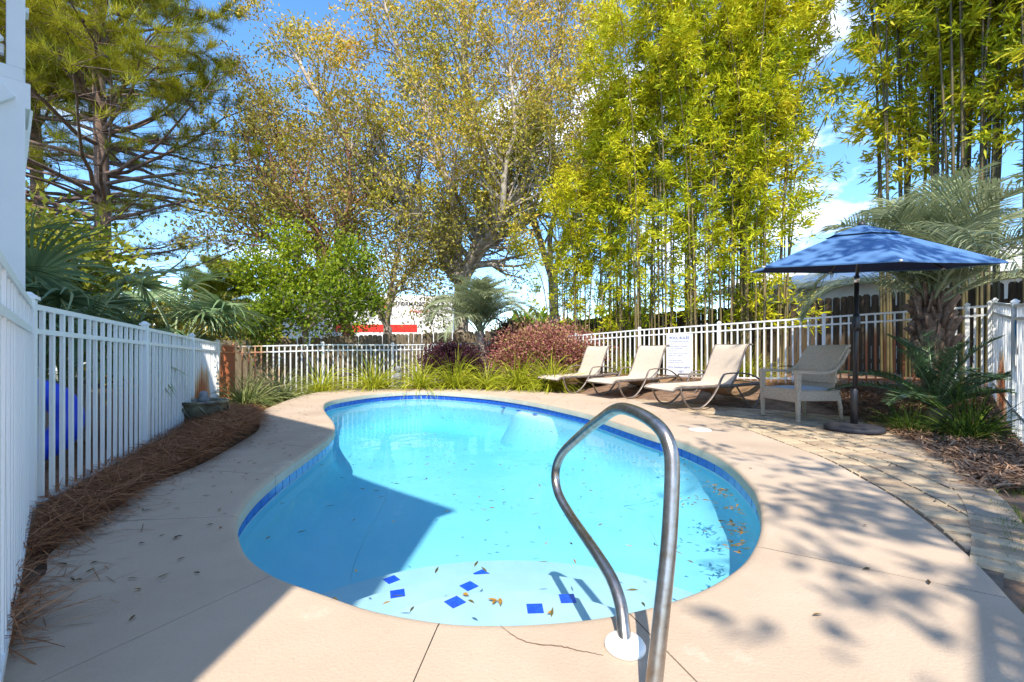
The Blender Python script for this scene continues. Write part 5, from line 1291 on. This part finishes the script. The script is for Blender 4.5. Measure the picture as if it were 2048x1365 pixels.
def flat_leaves(name, label, pts, z, m, L, Wd, tilt=.12, v=None):
    n = len(pts); D = rdir(n, -.02, .08); Pp = np.column_stack([pts, np.full(n, z) + R.uniform(0, .002, n)]); D = unit(D)
    up = unit(np.array([0, 0, 1.0]) + R.normal(0, tilt, (n, 3))); sd = unit(np.cross(D, up)); l_ = (L * R.uniform(.55, 1.2, n))[:, None]; w = (Wd * R.uniform(.7, 1.2, n))[:, None]
    mid = Pp + D * l_ * .5; lift = np.array([0, 0, 1.0]) * w * .2
    V = np.stack([Pp, Pp + D * l_ * .25 + sd * w * .4 + lift, mid + sd * w * .5 + lift, Pp + D * l_, mid - sd * w * .5 + lift, Pp + D * l_ * .25 - sd * w * .4 + lift], 1).reshape(-1, 3); V[:, 2] = np.maximum(V[:, 2], z)
    Fa = np.concatenate([np.arange(6 * n).reshape(-1, 6)[:, [0, 1, 2, 3]], np.arange(6 * n).reshape(-1, 6)[:, [0, 3, 4, 5]]])
    vv = np.repeat(np.clip(R.normal(.4, .25, n), 0, 1) if v is None else v, 6)
    o = link(name, fast_mesh(name, V, Fa, vv), m); tag(o, label, 'leaves', kind='stuff')
ip = [(p.x, p.y) for p in offset(inner, inn, -.08)]
pts = scatter_poly(ip, 330)
cl = []
for px, py, n, s in [(1472, 985, 120, .10), (1485, 945, 50, .07), (1495, 1020, 60, .07), (1498, 1060, 70, .06), (1480, 1095, 30, .05), (1095, 865, 50, .12), (1290, 872, 40, .10), (1390, 930, 14, .08), (495, 1020, 26, .05), (545, 950, 20, .05), (1370, 1000, 10, .06), (1000, 800, 12, .1)]:
    c = G(px, py, WATER); q = R.normal(size=(n, 2)) * s + np.array([c.x, c.y]); cl.append(q)
pts2 = np.concatenate(cl); pts2 = np.array([p for p in pts2 if inside(ip, p[0], p[1])])
flat_leaves('floating_leaves', 'small fallen leaves floating on the pool, drifted against the right edge', np.concatenate([pts, pts2]), WATER + .004, 'float_leaf', .058, .013)
near = np.array([[G(x, y, -.29).x, G(x, y, -.29).y] for x, y in [(975, 1198), (1000, 1196), (925, 1188), (985, 1208), (1108, 1225), (782, 1203)]])
flat_leaves('sunken_leaves', 'orange leaves lying on the white top step', near, -.292, 'float_leaf', .06, .022, v=np.full(6, .95))
dk = []
while len(dk) < 230:
    i = rnd.randrange(NP); p = inner[i].lerp(outer[i], rnd.uniform(.08, .98))
    far_ = p.y > 6 or (p.x < -1 and p.y > 1.3)
    if p.y > 1 and (far_ or rnd.random() < .04): dk.append((p.x, p.y))
pv = [(x, y) for x, y in scatter_poly(pav_poly, 160)]
flat_leaves('fallen_leaves', 'small dry leaves strewn over the deck and pavers', np.array(dk + pv), .006, 'dead_leaf', .045, .011)

def stray():
    n = 420; out = []
    while len(out) < n:
        i = rnd.randrange(4 * PER, 16 * PER); f = 1 - abs(rnd.gauss(0, .16)); p = inner[i].lerp(outer[i], max(.3, min(1, f))); out.append((p.x, p.y))
    pts = np.array(out); Pp = np.column_stack([pts, np.full(n, .004)]); D = rdir(n, -.01, .02)
    o = link('stray_pine_needles', fast_mesh('stray_pine_needles', *blades(Pp, D, R.uniform(.06, .2, n), .0028, np.clip(R.normal(.4, .2, n), 0, 1), 0.0, 2, .5, unit(np.cross(D, np.array([0, 0, 1.0]))))), 'straw'); tag(o, 'stray pine needles blown onto the left deck slabs', 'pine needles', kind='stuff')
stray()
